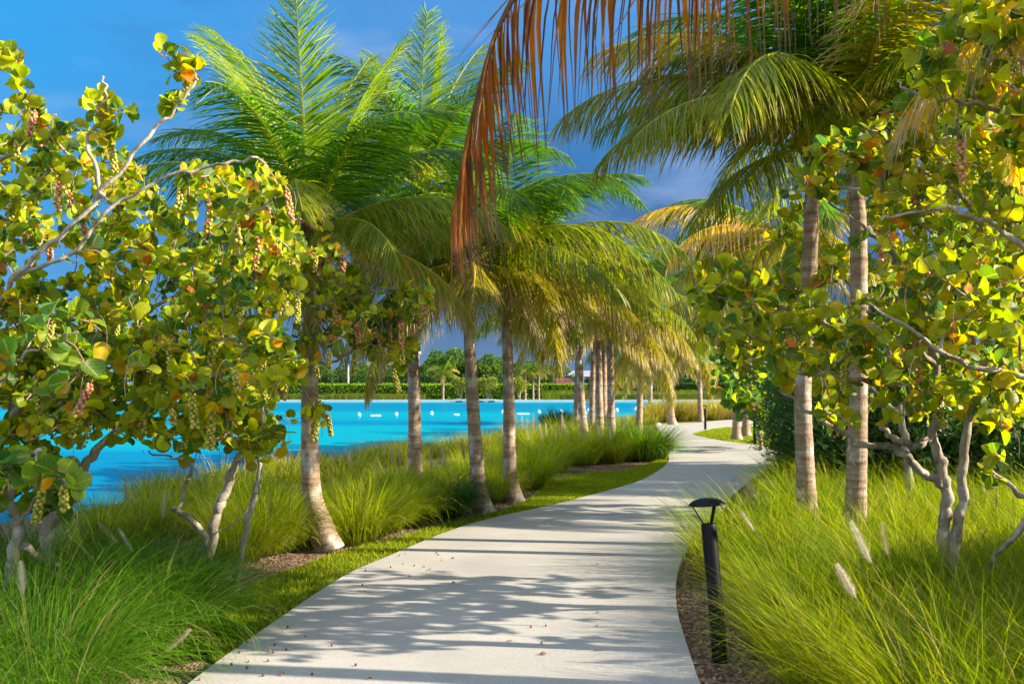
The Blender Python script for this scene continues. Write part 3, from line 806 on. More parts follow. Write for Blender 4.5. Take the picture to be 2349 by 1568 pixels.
palm('thicker right one of the two tall palm trunks on the right', [(1958, 1260), (1964, 1120), (1968, 950), (1970, 700), (1968, 500), (1954, 290)], 9.9, n=27, seed=44, scale=1.06, r=.090, group=GRR, ages=(1, 6), styles=(3, 'old', .45),
     extra=[(2, R(150), 1.1, None), (5, R(175), 1.15, 'ripe')])
palm('palm behind the right sea grape with a yellow drooping frond', [(1858, 1035), (1852, 900), (1828, 700), (1796, 545)], 20, n=18, lod=1, seed=47, r=.1, group=GRR, ages=(3, 8), styles=(5, 'old', .3),
     extra=[(5, R(184), 1.25, 'yellow'), (6, R(200), 1.15, 'yellow'), (4, R(165), 1.1, None)])
palm('far palm beside the lamp with a shaded trunk', [(1690, 1012), (1689, 960), (1690, 860), (1692, 690)], 33, n=18, lod=1, seed=50, r=.11, scale=1.35, group=GRR, ages=(2, 8), extra=[(6, R(180), 1.5, None)])
palm('far palm close behind the shaded trunk by the lamp', [(1712, 1008), (1711, 960), (1712, 880), (1716, 640)], 35, n=16, lod=1, seed=53, r=.11, scale=1.3, group=GRR, ages=(2, 8))
# the palm that overhangs the path from the right: trunk out of the frame, one dead frond and some yellow ones in view
OB = Vector((3.75, 5.3, -.06)); ov = bpy.data.objects.new('coconut_palm', None); COL.objects.link(ov); ov.location = OB
tag(ov, 'palm outside the frame whose dead brown frond hangs over the path at the top', 'palm tree')
ge = Geo(); V, f = trunk_geo([Vector((0, 0, 0)), Vector((.05, 0, 1.2)), Vector((0, .05, 2.6)), Vector((-.1, 0, 4.25))], .12, .09, seed=70); ge.add(V, f)
link('trunk', ge.mesh('trunk', M_ptrunk), ov)
otop = Vector((-.1, 0, 4.25))
rp = [OB + otop] + [at_depth(x, y, d) for x, y, d in [(2300, -380, 5.3), (2000, -330, 5.3), (1760, -230, 5.35), (1560, -130, 5.4), (1370, -85, 5.45), (1215, -40, 5.5), (1150, 50, 5.5), (1108, 170, 5.5), (1078, 290, 5.5), (1052, 420, 5.5), (1035, 520, 5.5)]]
rp = smooth_line([p - OB for p in rp], 4)
def dead_frond():
    g = np.random.default_rng(99); ge = Geo()
    V, f = tube(rp, np.linspace(.030, .006, len(rp)), 6); ge.add(V, f, (.28, .18, .08))
    cum = np.concatenate([[0], np.cumsum(np.linalg.norm(np.diff(rp, axis=0), axis=1))]); cum /= cum[-1]
    for sgn in (-1, 1):
        n = 125; t = np.linspace(.14, .99, n) + g.normal(0, .004, n)
        P0 = np.stack([np.interp(t, cum, rp[:, i]) for i in range(3)], -1)
        P1 = np.stack([np.interp(np.clip(t + .02, 0, 1), cum, rp[:, i]) for i in range(3)], -1); T = unit(P1 - P0 + 1e-6)
        S = np.array([0, 1., 0])
        ln = np.interp(t, [.16, .35, .6, .85, 1], [.85, 1.05, 1.12, 1.02, .45]) * g.uniform(.72, 1.1, n)
        K = 8; j = np.linspace(0, 1, K)
        D0 = T * .8 + sgn * S * .45
        dn = np.array([.22, 0, -1.]) if sgn > 0 else np.array([.10, 0, -1.])
        sag = np.clip(j * 9, 0, 4.5)[None] * g.uniform(.8, 1.3, n)[:, None]
        stiff = (g.random(n) < .12) & (sgn < 0); sag[stiff] *= .18
        D = unit(D0[:, None] + dn * sag[..., None] + g.normal(0, .06, (n, 1, 3)) + g.normal(0, .05, (n, K, 3)))
        P = np.concatenate([P0[:, None], P0[:, None] + np.cumsum(D[:, 1:] * (ln / (K - 1))[:, None, None], 1)], 1)
        Wd = unit(np.array([1., .15, .1]) + g.normal(0, .35, (n, 1, 3)))
        tw = g.normal(0, 1.0, (n, 1, 1)) * j[None, :, None]
        Wd = unit(Wd + tw * np.array([0, 1., 0]))
        Wd = unit(Wd - (Wd * D).sum(-1, keepdims=True) * D); B = np.cross(D, Wd)
        shr = g.uniform(.2, 1, n) if sgn < 0 else g.uniform(.0, .6, n)
        prof = np.interp(j, [0, .1, .3, .6, .85, 1], [.4, .9, 1, .55, .3, .05])
        W = prof[None] * (.025 * (1 - .62 * shr) * g.uniform(.6, 1.25, n))[:, None] / 2
        V, q, c = ribbons(P, W, Wd, B * W[..., None] * .7)
        ora = np.array([.66, .22, .001]); bro = np.array([.10, .055, .035]); gry = np.array([.24, .17, .13])
        r = np.clip(shr * 1.3 + g.normal(0, .12, n), 0, 1)[:, None]
        col = ora * (1 - r) + bro * r
        far_ = np.clip((j[None] - .5) / .3, 0, 1)[..., None]
        C = col[:, None] * (1 - far_) + (bro * .6 + gry * .4) * g.uniform(.7, 1.3, (n, 1, 1)) * far_
        ge.add(V, [q], C[:, :, None].repeat(3, 2).reshape(-1, 3))
    return ge.mesh('dead_frond', M_dead)
o = link('frond', dead_frond(), ov); o['label'] = 'dead brown and orange frond hanging down'
for i, (age, az, s, sty) in enumerate([(6, 20, 1, None), (7, 95, .95, 'yellow'), (5, 320, 1, None), (2, 40, 1, None), (3, 340, 1, None), (7, 125, .85, 'yellow'), (1, 300, 1, None), (8, 205, .7, 'old')]):
    link('frond', frond_var(age, i % 3, 0, sty), ov, otop + Vector((0, 0, .05)), (0, 0, R(az)), s)

for (x, y, sd, n_) in [(8.3, 12.5, 90, 16), (9.6, 16.2, 91, 16), (11.6, 20.5, 92, 16)]:  # palms added off-frame so that their crowns shade the path
    pe_ = Vector((x, y, 0)); 
    def _px(v): return (CX + v.x / v.y * F, HZ - (v.z - EYE) / v.y * F)
    palm('palm added for shade outside the right edge of the frame, fronds reaching in', [_px(Vector((x, y, 0.2))), _px(Vector((x - .05, y, 1.5))), _px(Vector((x - .1, y, 3))), _px(Vector((x, y, 4.6)))], y, n=n_, seed=sd, r=.09, group='added shade palms outside the right edge', ages=(2, 8))
# ------------------------------------------------------------------ sea grape trees
PAL = [((.35, .385, .010), .40), ((.20, .29, .010), .27), ((.085, .17, .015), .16), ((.04, .12, .035), .07), ((.50, .36, .010), .07), ((.52, .20, .010), .02), ((.34, .10, .02), .01)]
def grape_leaves(g, base, d, size, nrm, pal=PAL):
    n = len(base); m = 14
    th = np.linspace(0, 2 * np.pi, m, endpoint=False)
    def ring(r):
        u = .5 - .5 * np.cos(th) * r; v = .54 * np.sin(th) * r
        notch = .14 * np.exp(-(((th + np.pi) % (2 * np.pi) - np.pi) / .38) ** 2) * (r > .9)
        return np.stack([u + notch, v], -1)
    L = np.concatenate([[[.42, 0]], ring(.55), ring(1.0)]); k = len(L)
    u, v = L[:, 0], L[:, 1]
    d = unit(d); s = unit(np.cross(nrm, d)); nn = np.cross(d, s)
    cup = g.normal(.35, .5, n)[:, None]; bend = g.normal(-.15, .45, n)[:, None]; wob = g.normal(0, .05, (n, 1)) * np.sin(3 * np.arctan2(v, u - .5) + 1)[None]
    z = cup * (v ** 2)[None] * 1.5 + bend * (u ** 2)[None] * .6 + wob * (np.hypot(u - .5, v) * 2)[None] ** 2
    asp = g.uniform(.88, 1.08, (n, 1))
    P = base[:, None] + size[:, None, None] * (u[None, :, None] * d[:, None] + (v[None] * asp)[..., None] * s[:, None] + z[..., None] * nn[:, None])
    i = np.arange(m); j = (i + 1) % m
    t = np.stack([np.zeros(m, int), 1 + i, 1 + j], -1); q = np.stack([1 + i, 1 + m + i, 1 + m + j, 1 + j], -1)
    off = (np.arange(n) * k)[:, None, None]
    pr = np.array([p for _, p in pal]); idx = g.choice(len(pal), n, p=pr / pr.sum()); c = np.array([c for c, _ in pal])[idx] * g.uniform(.72, 1.25, (n, 1))
    uv = np.broadcast_to(np.stack([u, v / 1.08 + .5], -1)[None], (n, k, 2))
    return P.reshape(-1, 3), [(t[None] + off).reshape(-1, 3), (q[None] + off).reshape(-1, 4)], c[:, None].repeat(k, 1).reshape(-1, 3), uv.reshape(-1, 2)

def berries(seed, n, L, cols):
    g = np.random.default_rng(seed); ge = Geo()
    z = -np.linspace(0, L, 10); x = .02 * np.sin(z * 9 + seed)
    V, f = tube(np.stack([x, 0 * z, z], -1), .0022, 5); ge.add(V, f, (.30, .12, .05))
    ph = np.linspace(0, np.pi, 5); prof = np.stack([np.sin(ph), np.cos(ph)], -1); Vs, fs = lathe(prof, 8)
    for k in range(n):
        t = (k + .5) / n; a = k * 2.4 + g.normal(0, .3); r = .0095 * g.uniform(.8, 1.15); zz = -.03 - (L - .03) * t
        if g.random() < .12: continue
        c = np.array([.012 * math.cos(a) + .02 * math.sin(zz * 9 + seed), .012 * math.sin(a), zz])
        ge.add(Vs * r + c, fs, np.array(cols[int(g.random() * len(cols))]) * g.uniform(.8, 1.15))
    return ge.mesh('fruit_cluster', M_berry)
GRN, YEL, RED, PNK = (.30, .34, .03), (.52, .42, .06), (.48, .13, .08), (.62, .28, .13)
BER = [berries(1, 34, .17, [GRN, GRN, YEL]), berries(2, 26, .13, [GRN, YEL]), berries(3, 36, .20, [PNK, RED, YEL]), berries(4, 30, .16, [PNK, PNK, RED]), berries(5, 22, .2, [RED, GRN, YEL])]

def bark_tube(ge, P, rad, seed):
    P = np.asarray(P); sides = 10 if rad.max() > .03 else (7 if rad.max() > .012 else 5)
    V, f = tube(P, rad, sides); ge.add(V, f)

def sea_grape(name, label, limbs, regions, seed, leaf=(.11, .18), n_leaf=(5, 9), fruit=0, group=None, twig_leaf_back=.34, pal=PAL, fruit_lo=0.0, rmin=.0042, spikes=40, cat='sea grape tree', parts=None):
    """limbs: list of (points [Vector], r0, r1). regions: list of (polygon in frame units, depth0, depth1, count)."""
    g = np.random.default_rng(seed)
    base = limbs[0][0][0].copy()
    pos, par, rad_fix = [], [], []
    for li, (pts, r0, r1) in enumerate(limbs):
        Q = smooth_line([p for p in pts], 6)
        if li: 
            A = np.array(pos); k = int(np.argmin(((A - Q[0]) ** 2).sum(1)))
        else: k = -1
        for i, p in enumerate(Q):
            jit = g.normal(0, .010, 3) if 0 < i else 0
            pos.append(p + jit); par.append(k); k = len(pos) - 1; rad_fix.append(r0 + (r1 - r0) * i / (len(Q) - 1))
    nl = len(pos)
    pts = []
    for poly, d0, d1, cnt in regions:
        poly = np.array(poly, float); x0, y0 = poly.min(0); x1, y1 = poly.max(0); c = 0
        while c < cnt:
            x, y = g.uniform(x0, x1), g.uniform(y0, y1)
            if not in_poly(np.array([x]), np.array([y]), poly)[0]: continue
            pts.append(np.array(at_depth(x, y, g.uniform(d0, d1)))); c += 1
    pts = np.array(pts); A = np.array(pos)
    dist = np.sqrt(((pts[:, None] - A[None]) ** 2).sum(-1)).min(1)
    chains = []
    for a in pts[np.argsort(dist)]:
        A = np.array(pos); dv = a - A; dd = np.linalg.norm(dv, axis=1)
        pr = np.array(par); dirs = A - A[np.maximum(pr, 0)]; dirs[pr < 0] = [0, 0, 1]; dirs = unit(dirs)
        cosang = (dirs * dv).sum(1) / np.maximum(dd, 1e-6)
        cost = dd * (1.35 - .35 * cosang) + .06 * (np.arange(len(A)) < 3)
        k = int(np.argmin(cost)); p0 = A[k]; L = dd[k]
        if L < .05: continue
        m = max(3, int(L / .09)); t = np.linspace(0, 1, m + 1)[1:, None]
        ctrl = p0 + dirs[k] * L * .35 + (a - p0) * .25 + g.normal(0, .06 * L, 3)
        Q = (1 - t) ** 2 * p0 + 2 * t * (1 - t) * ctrl + t ** 2 * a + g.normal(0, .008, (m, 3))
        ch = [k]
        for q in Q: pos.append(q); par.append(ch[-1]); ch.append(len(pos) - 1); rad_fix.append(0)
        chains.append(ch)
    A = np.array(pos); n = len(A); acc = np.zeros(n); rad = np.zeros(n)
    for i in range(n - 1, -1, -1):
        r = max(rmin, acc[i] ** (1 / 2.3)); 
        if rad_fix[i]: r = rad_fix[i]
        r = min(r, .035) if not rad_fix[i] else r
        rad[i] = r
        if par[i] >= 0: acc[par[i]] += r ** 2.3 * 1.0
    loc = A - np.array(base)
    ge = Geo(); s = 0
    for (p_, r0, r1) in limbs:
        m = (len(p_) - 1) * 6 + 1; idx = list(range(s, s + m)); s += m
        P = loc[idx]; rr = rad[idx].copy(); rr[0] *= 1.15
        # finer, knobbly limb
        tt = np.linspace(0, len(P) - 1, len(P) * 4); P = np.stack([np.interp(tt, range(len(P)), P[:, i]) for i in range(3)], -1); rr = np.interp(tt, range(len(rr)), rr)
        rr = rr * (1 + .07 * np.sin(tt * 2.3 + seed) + g.normal(0, .025, len(rr))); P[1:-1] = (P[:-2] + P[1:-1] * 2 + P[2:]) / 4
        bark_tube(ge, P, rr, seed)
    e = bpy.data.objects.new(name, None); COL.objects.link(e); e.location = base; tag(e, label, cat, group)
    link('trunk', ge.mesh('trunk', M_bark), e)
    gt, gb = Geo(), Geo(); LB, LD, LS, LN = [], [], [], []
    ends = []
    for ch in chains:
        P = loc[ch]; rr = rad[ch]; rr[0] = min(rr[0], rr[1] * 1.1)
        V_, f_ = tube(P, rr, 7 if rr.max() > .012 else 5); gb.add(V_, f_, mi=0 if rr.max() > .008 else 1)
        tip = P[-1]; T = unit(P[-1] - P[-2]); Lc = np.linalg.norm(np.diff(P, axis=0), axis=1); cum = np.concatenate([[0], np.cumsum(Lc)])
        k = g.integers(*n_leaf); back = min(cum[-1] * .9, twig_leaf_back)
        for s_ in np.linspace(cum[-1] - back, cum[-1], k):
            p = np.array([np.interp(s_, cum, P[:, i]) for i in range(3)])
            rv = g.normal(0, 1, 3); dv = unit(T * .35 + unit(rv) * .9 + np.array([0, 0, .28]))
            LB.append(p + dv * .014); LD.append(dv); LS.append(g.uniform(*leaf)); LN.append(unit(g.normal(0, 1, 3) + np.array([.3, -.45, .55])))
        ends.append(tip)
    for _ in range(spikes):     # spent flower spikes, thin and curling
        p = ends[g.integers(len(ends))]; a = g.uniform(0, 6.28); o_ = np.array([math.cos(a), math.sin(a), 0])
        Q = np.array([p, p + o_ * .06 + [0, 0, .03], p + o_ * .11 + [0, 0, -.03], p + o_ * .13 + [0, 0, -.12], p + o_ * .12 + [0, 0, -.2]])
        V, f = tube(smooth_line(Q, 3), .0026, 4); gb.add(V, f, mi=1)
    link('branches', gb.mesh('branches', [M_bark, M_twig]), e)
    V, f, C, U = grape_leaves(g, np.array(LB), np.array(LD), np.array(LS), np.array(LN), pal)
    lf = Geo(); lf.add(V, f, C, U); link('foliage', lf.mesh('foliage', M_gleaf), e)
    if fruit:
        E = np.array(ends); hi = (E[:, 2] > np.quantile(E[:, 2], fruit_lo)) & (E[:, 1] < np.quantile(E[:, 1], .5)); E = E[hi]
        zs = (E[:, 2] - E[:, 2].min()) / np.ptp(E[:, 2])
        for i in g.choice(len(E), min(fruit, len(E)), replace=False):
            v = g.choice([2, 3, 4] if zs[i] > .5 and g.random() < .8 else [0, 1, 0, 1, 4])
            link('fruit_cluster', BER[v], e, E[i] + np.array([0, 0, -.01]), (g.normal(0, .12), g.normal(0, .12), g.uniform(0, 6)), g.uniform(1.15, 1.7))
    print(name, 'leaves', len(LB), 'chains', len(chains))
    return e
def px_line(lst, z0=-.05):
    out = [at_depth(*p) for p in lst]; return out
B0 = lambda x, y, d: Vector((at_depth(x, y, d).x, d, -.06))

# --- left, nearest
L1 = [([B0(120, 1330, 7.6), *px_line([(112, 1220, 7.6), (90, 1130, 7.6), (60, 1000, 7.6), (0, 850, 7.7), (-60, 700, 7.8), (-100, 520, 7.8)])], .055, .03),
      (px_line([(112, 1200, 7.6), (170, 1120, 7.6), (220, 1030, 7.6), (300, 960, 7.7), (420, 880, 7.8), (520, 860, 7.8)]), .045, .016),
      (px_line([(60, 1000, 7.6), (30, 960, 7.4), (100, 870, 7.4), (200, 830, 7.3), (330, 810, 7.3), (430, 800, 7.3)]), .035, .012),
      (px_line([(-40, 760, 7.3), (30, 640, 6.9), (120, 560, 6.8), (220, 460, 6.8), (320, 330, 6.8), (400, 250, 6.8), (452, 180, 6.8)]), .021, .010),
      (px_line([(30, 640, 6.9), (160, 580, 6.8), (240, 490, 6.75), (370, 410, 6.75), (500, 380, 6.75), (590, 355, 6.75)]), .016, .008),
      (px_line([(0, 850, 7.7), (150, 740, 7.8), (350, 700, 7.9), (500, 620, 8.0), (610, 540, 8.0), (690, 500, 8.0)]), .024, .008),
      (px_line([(-100, 520, 7.8), (-40, 400, 7.5), (60, 330, 7.3), (130, 260, 7.2)]), .02, .008),
      (px_line([(240, 450, 6.8), (200, 330, 6.8), (240, 230, 6.8), (235, 180, 6.8)]), .016, .007)]
sea_grape('sea_grape_tree', 'large fruiting sea grape at the left edge with hanging red and green grapes', L1,
          [([(-250, 300), (60, 225), (150, 290), (240, 320), (330, 380), (460, 385), (640, 410), (700, 540), (690, 700), (600, 800), (300, 900), (-250, 900)], 6.75, 9.2, 660),
           ([(-200, 800), (640, 760), (700, 860), (600, 960), (400, 1010), (200, 1000), (60, 1080), (-200, 1100)], 6.4, 8.8, 340),
           ([(150, 300), (230, 190), (290, 240), (260, 330)], 6.7, 7.0, 7), ([(360, 130), (450, 130), (470, 200), (420, 300), (380, 260)], 6.75, 6.9, 6),
           ([(350, 85), (380, 85), (380, 110), (350, 110)], 6.8, 6.85, 1), ([(0, 90), (40, 90), (40, 170), (-60, 180)], 6.8, 7.2, 7), ([(620, 380), (680, 370), (690, 430), (630, 430)], 6.7, 6.8, 3),
           ([(-100, 1050), (200, 1080), (180, 1170), (-100, 1200)], 6.4, 7.0, 24)],
          101, leaf=(.045, .112), n_leaf=(7, 13), twig_leaf_back=.5, fruit=99, fruit_lo=.1, spikes=70, group='sea grape trees')
# --- left, second tree reaching right towards the path
L2 = [([B0(476, 1230, 9.6), *px_line([(492, 1190, 9.6), (520, 1120, 9.6), (560, 1030, 9.7), (600, 960, 9.7), (660, 880, 9.8), (705, 820, 9.8), (712, 770, 9.8), (742, 715, 9.8), (720, 670, 9.8)])], .052, .015),
      (px_line([(702, 825, 9.8), (760, 830, 9.8), (820, 800, 9.8), (880, 790, 9.8), (930, 830, 9.8)]), .018, .006),
      (px_line([(712, 770, 9.8), (680, 720, 9.7), (640, 690, 9.6), (560, 640, 9.5)]), .02, .008),
      (px_line([(742, 715, 9.8), (820, 680, 9.9), (900, 660, 9.9), (985, 690, 10)]), .012, .005),
      (px_line([(600, 960, 9.7), (540, 900, 9.4), (500, 840, 9.2), (420, 800, 9.0)]), .022, .008)]
sea_grape('sea_grape_tree', 'sea grape with a slanting grey trunk whose right spray reaches across the nearest palm trunk', L2,
          [([(450, 560), (640, 540), (760, 560), (830, 600), (860, 700), (700, 860), (560, 900), (420, 860)], 8.9, 10.6, 150),
           ([(820, 640), (900, 640), (1005, 670), (990, 720), (930, 850), (860, 840), (760, 800), (760, 700)], 9.5, 10.4, 80),
           ([(420, 850), (600, 880), (640, 960), (600, 1010), (420, 1000)], 9.0, 10.2, 40),
           ([(690, 930), (780, 950), (770, 980), (700, 960)], 9.4, 9.7, 5), ([(720, 530), (760, 530), (760, 560), (720, 560)], 9.6, 9.8, 3)],
          102, leaf=(.05, .112), n_leaf=(5, 9), twig_leaf_back=.45, fruit=60, spikes=60, group='sea grape trees')
# --- left, small one nearer the path
L3 = [([B0(540, 1290, 8.6), *px_line([(562, 1220, 8.6), (585, 1130, 8.6), (598, 1050, 8.6), (602, 960, 8.6), (598, 900, 8.6)])], .030, .012),
      (px_line([(602, 1040, 8.6), (560, 1010, 8.5), (500, 1000, 8.4)]), .010, .005),
      ([B0(492, 1290, 8.5), *px_line([(470, 1230, 8.5), (420, 1180, 8.45), (397, 1163, 8.4)])], .034, .020),
      (px_line([(470, 1230, 8.5), (535, 1200, 8.5), (590, 1130, 8.5), (600, 1090, 8.5)]), .008, .005),
      (px_line([(405, 1168, 8.4), (430, 1100, 8.6), (440, 1070, 8.6), (400, 1050, 8.5), (340, 1035, 8.5)]), .016, .007)]
sea_grape('sea_grape_tree', 'small sea grape with thin slanting stems at the near end of the lawn strip', L3,
          [([(450, 940), (640, 900), (650, 1050), (600, 1090), (540, 1070), (430, 1010)], 8.2, 9.0, 26),
           ([(560, 1000), (645, 980), (640, 1080), (580, 1080)], 8.3, 8.8, 8)], 103, leaf=(.09, .15), n_leaf=(4, 7), spikes=10, group='sea grape trees')
# --- left, near stems behind the grass
L4 = [([B0(20, 1420, 6.6), *px_line([(25, 1300, 6.6), (40, 1200, 6.6), (20, 1130, 6.5), (60, 1060, 6.4), (90, 1030, 6.3)])], .045, .014),
      (px_line([(35, 1240, 6.6), (110, 1290, 6.9), (130, 1300, 7.1)]), .03, .026),
      (px_line([(40, 1200, 6.6), (90, 1130, 6.5), (150, 1110, 6.4)]), .014, .006),
      (px_line([(20, 1130, 6.5), (-60, 1000, 6.5), (-100, 900, 6.5)]), .02, .01),
      (px_line([(-60, 1000, 6.5), (10, 860, 6.3), (90, 800, 6.2), (180, 760, 6.2)]), .012, .006)]
sea_grape('sea_grape_tree', 'low sea grape branching at the very left edge, green leaves hanging over the grass', L4,
          [([(-100, 1000), (120, 1020), (190, 1100), (180, 1190), (60, 1200), (-100, 1160)], 5.9, 6.8, 17),
           ([(-100, 760), (240, 700), (230, 880), (60, 930), (-100, 930)], 5.9, 6.6, 11)], 104, leaf=(.085, .15), n_leaf=(5, 7), fruit=4, spikes=6,
          pal=[((.20, .30, .02), .4), ((.09, .20, .03), .4), ((.06, .16, .04), .15), ((.45, .22, .02), .05)], group='sea grape trees')
# --- right, twin-trunk tree
R1 = [([B0(2175, 1340, 7.5), *px_line([(2168, 1250, 7.5), (2172, 1150, 7.5), (2160, 1070, 7.5), (2140, 1000, 7.5), (2160, 900, 7.5), (2140, 780, 7.5), (2180, 640, 7.6)])], .050, .022),
      ([B0(2190, 1340, 7.4), *px_line([(2195, 1250, 7.4), (2205, 1140, 7.4), (2215, 1010, 7.4), (2235, 860, 7.5), (2230, 700, 7.5), (2270, 540, 7.5)])], .045, .02),
      (px_line([(2168, 1120, 7.5), (2110, 1075, 7.4), (2050, 1030, 7.3), (1980, 1020, 7.2), (1950, 1000, 7.1), (1880, 960, 7.1), (1786, 892, 7.1)]), .034, .010),
      (px_line([(2140, 1000, 7.5), (2100, 1020, 7.3), (2060, 1010, 7.2), (2020, 980, 7.1)]), .03, .02),
      (px_line([(2150, 840, 7.5), (2050, 780, 7.3), (1960, 760, 7.2), (1880, 740, 7.1), (1780, 700, 7.1), (1680, 680, 7.1), (1600, 660, 7.1)]), .024, .006),
      (px_line([(2160, 900, 7.5), (2020, 880, 7.2), (1900, 860, 7.0), (1800, 850, 6.9), (1700, 800, 6.9), (1640, 760, 6.9)]), .022, .006),
      (px_line([(2235, 860, 7.5), (2340, 760, 7.2), (2440, 700, 7.0)]), .03, .02),
      (px_line([(2160, 720, 7.6), (2060, 600, 7.4), (1980, 520, 7.3), (1860, 430, 7.2)]), .02, .006),
      (px_line([(2270, 560, 7.5), (2200, 440, 7.3), (2080, 380, 7.2), (1950, 350, 7.1)]), .018, .006)]
sea_grape('sea_grape_tree', 'sprawling sea grape with twin mottled trunks in the grass right of the palms', R1,
          [([(1560, 640), (1640, 600), (1760, 640), (1850, 660), (1900, 880), (1760, 870), (1640, 850), (1600, 760)], 6.5, 7.9, 90),
           ([(2010, 420), (2000, 300), (2100, 240), (2300, 260), (2400, 600), (2030, 660)], 6.4, 8.6, 175),
           ([(1790, 430), (1850, 330), (2000, 300), (2010, 440), (1860, 470)], 6.8, 7.4, 24), ([(1740, 590), (1900, 560), (2000, 640), (1760, 660)], 6.8, 7.4, 10),
           ([(2010, 640), (2400, 560), (2400, 900), (2100, 930), (2000, 880)], 6.2, 8.6, 175),
           ([(1840, 680), (2000, 640), (2010, 880), (1840, 850)], 6.6, 7.6, 24),
           ([(1860, 900), (2400, 880), (2400, 1010), (2050, 960), (1900, 1010)], 6.4, 8.2, 36)],
          105, leaf=(.048, .115), n_leaf=(6, 10), twig_leaf_back=.45, fruit=22, spikes=70, group='sea grape trees',
          pal=[((.34, .36, .008), .34), ((.20, .28, .008), .28), ((.09, .17, .015), .22), ((.045, .13, .03), .08), ((.48, .36, .012), .06), ((.52, .18, .010), .03)])
# --- right, tree rooted outside the frame
R2 = [([B0(2560, 1500, 6.2), *px_line([(2540, 1300, 6.2), (2500, 1100, 6.2), (2470, 900, 6.2), (2450, 650, 6.2), (2420, 400, 6.2), (2400, 150, 6.2)])], .06, .02),
      (px_line([(2540, 1330, 6.2), (2420, 1180, 6.3), (2340, 1130, 6.4), (2250, 1060, 6.5)]), .028, .012),
      (px_line([(2550, 1360, 6.2), (2380, 1190, 6.9), (2310, 1250, 7.0), (2262, 1310, 7.2)]), .026, .018),
      (px_line([(2470, 900, 6.2), (2330, 860, 6.1), (2200, 830, 6.0), (2080, 750, 5.9), (1990, 700, 5.9)]), .024, .006),
      (px_line([(2450, 650, 6.2), (2340, 560, 6.1), (2250, 500, 6.0), (2130, 480, 5.9), (2020, 500, 5.9)]), .024, .006),
      (px_line([(2420, 400, 6.2), (2330, 280, 6.1), (2230, 240, 6.0), (2120, 220, 6.0), (2060, 190, 6.0)]), .018, .006),
      (px_line([(2400, 200, 6.2), (2300, 100, 6.2), (2200, 60, 6.2), (2130, 60, 6.2)]), .014, .005)]
sea_grape('sea_grape_tree', 'sea grape reaching in from the right edge, pale sunlit leaves in the top right corner', R2,
          [([(2130, 40), (2250, -60), (2500, -60), (2500, 420), (2200, 330), (2060, 230), (2060, 170)], 5.6, 6.9, 110),
           ([(2000, 460), (2200, 400), (2480, 420), (2480, 900), (2200, 820), (1990, 720)], 5.6, 6.6, 42),
           ([(2220, 1030), (2320, 1020), (2300, 1090), (2240, 1100)], 6.3, 6.6, 3)],
          106, leaf=(.052, .12), n_leaf=(6, 10), twig_leaf_back=.45, spikes=40, group='sea grape trees', fruit=2)
# --- right, behind the two palm trunks
R4 = [([B0(2085, 1160, 12.6), *px_line([(2080, 1050, 12.6), (2060, 930, 12.6), (2040, 800, 12.6), (2060, 660, 12.6), (2040, 520, 12.6)])], .06, .02),
      (px_line([(2065, 950, 12.6), (1960, 860, 12.4), (1860, 790, 12.3), (1760, 720, 12.2)]), .03, .01),
      (px_line([(2065, 950, 12.6), (2180, 840, 12.6), (2290, 760, 12.6)]), .03, .01),
      (px_line([(2040, 780, 12.6), (1940, 640, 12.6), (1880, 520, 12.5)]), .025, .008)]
sea_grape('sea_grape_tree', 'sea grape crown seen behind the two tall palm trunks on the right', R4,
          [([(1700, 620), (1800, 480), (1900, 360), (2100, 280), (2420, 300), (2420, 960), (2100, 960), (1850, 900), (1720, 800)], 11.6, 14.0, 260)],
          108, leaf=(.08, .15), n_leaf=(6, 11), twig_leaf_back=.6, spikes=0, group='sea grape trees',
          pal=[((.36, .36, .008), .4), ((.22, .28, .008), .28), ((.10, .17, .015), .2), ((.48, .34, .010), .08), ((.52, .18, .010), .02)])
# --- right, small tree beside the far lamp
R3 = [([B0(1745, 1010, 27), *px_line([(1740, 960, 27), (1725, 900, 27), (1715, 840, 27)])], .06, .03), (px_line([(1735, 940, 27), (1690, 900, 27), (1670, 860, 27)]), .03, .02),
      (px_line([(1740, 960, 27), (1780, 900, 27), (1800, 820, 27)]), .04, .02)]
sea_grape('sea_grape_tree', 'shaded green sea grape behind the middle lamp', R3, [([(1640, 780), (1800, 740), (1830, 900), (1800, 980), (1740, 990), (1690, 960), (1640, 880)], 25.5, 29, 150)],
          107, leaf=(.16, .26), n_leaf=(5, 9), twig_leaf_back=.6, spikes=0, rmin=.007, group='sea grape trees',
          pal=[((.10, .20, .02), .5), ((.045, .14, .03), .35), ((.30, .34, .02), .1), ((.5, .16, .01), .03)])

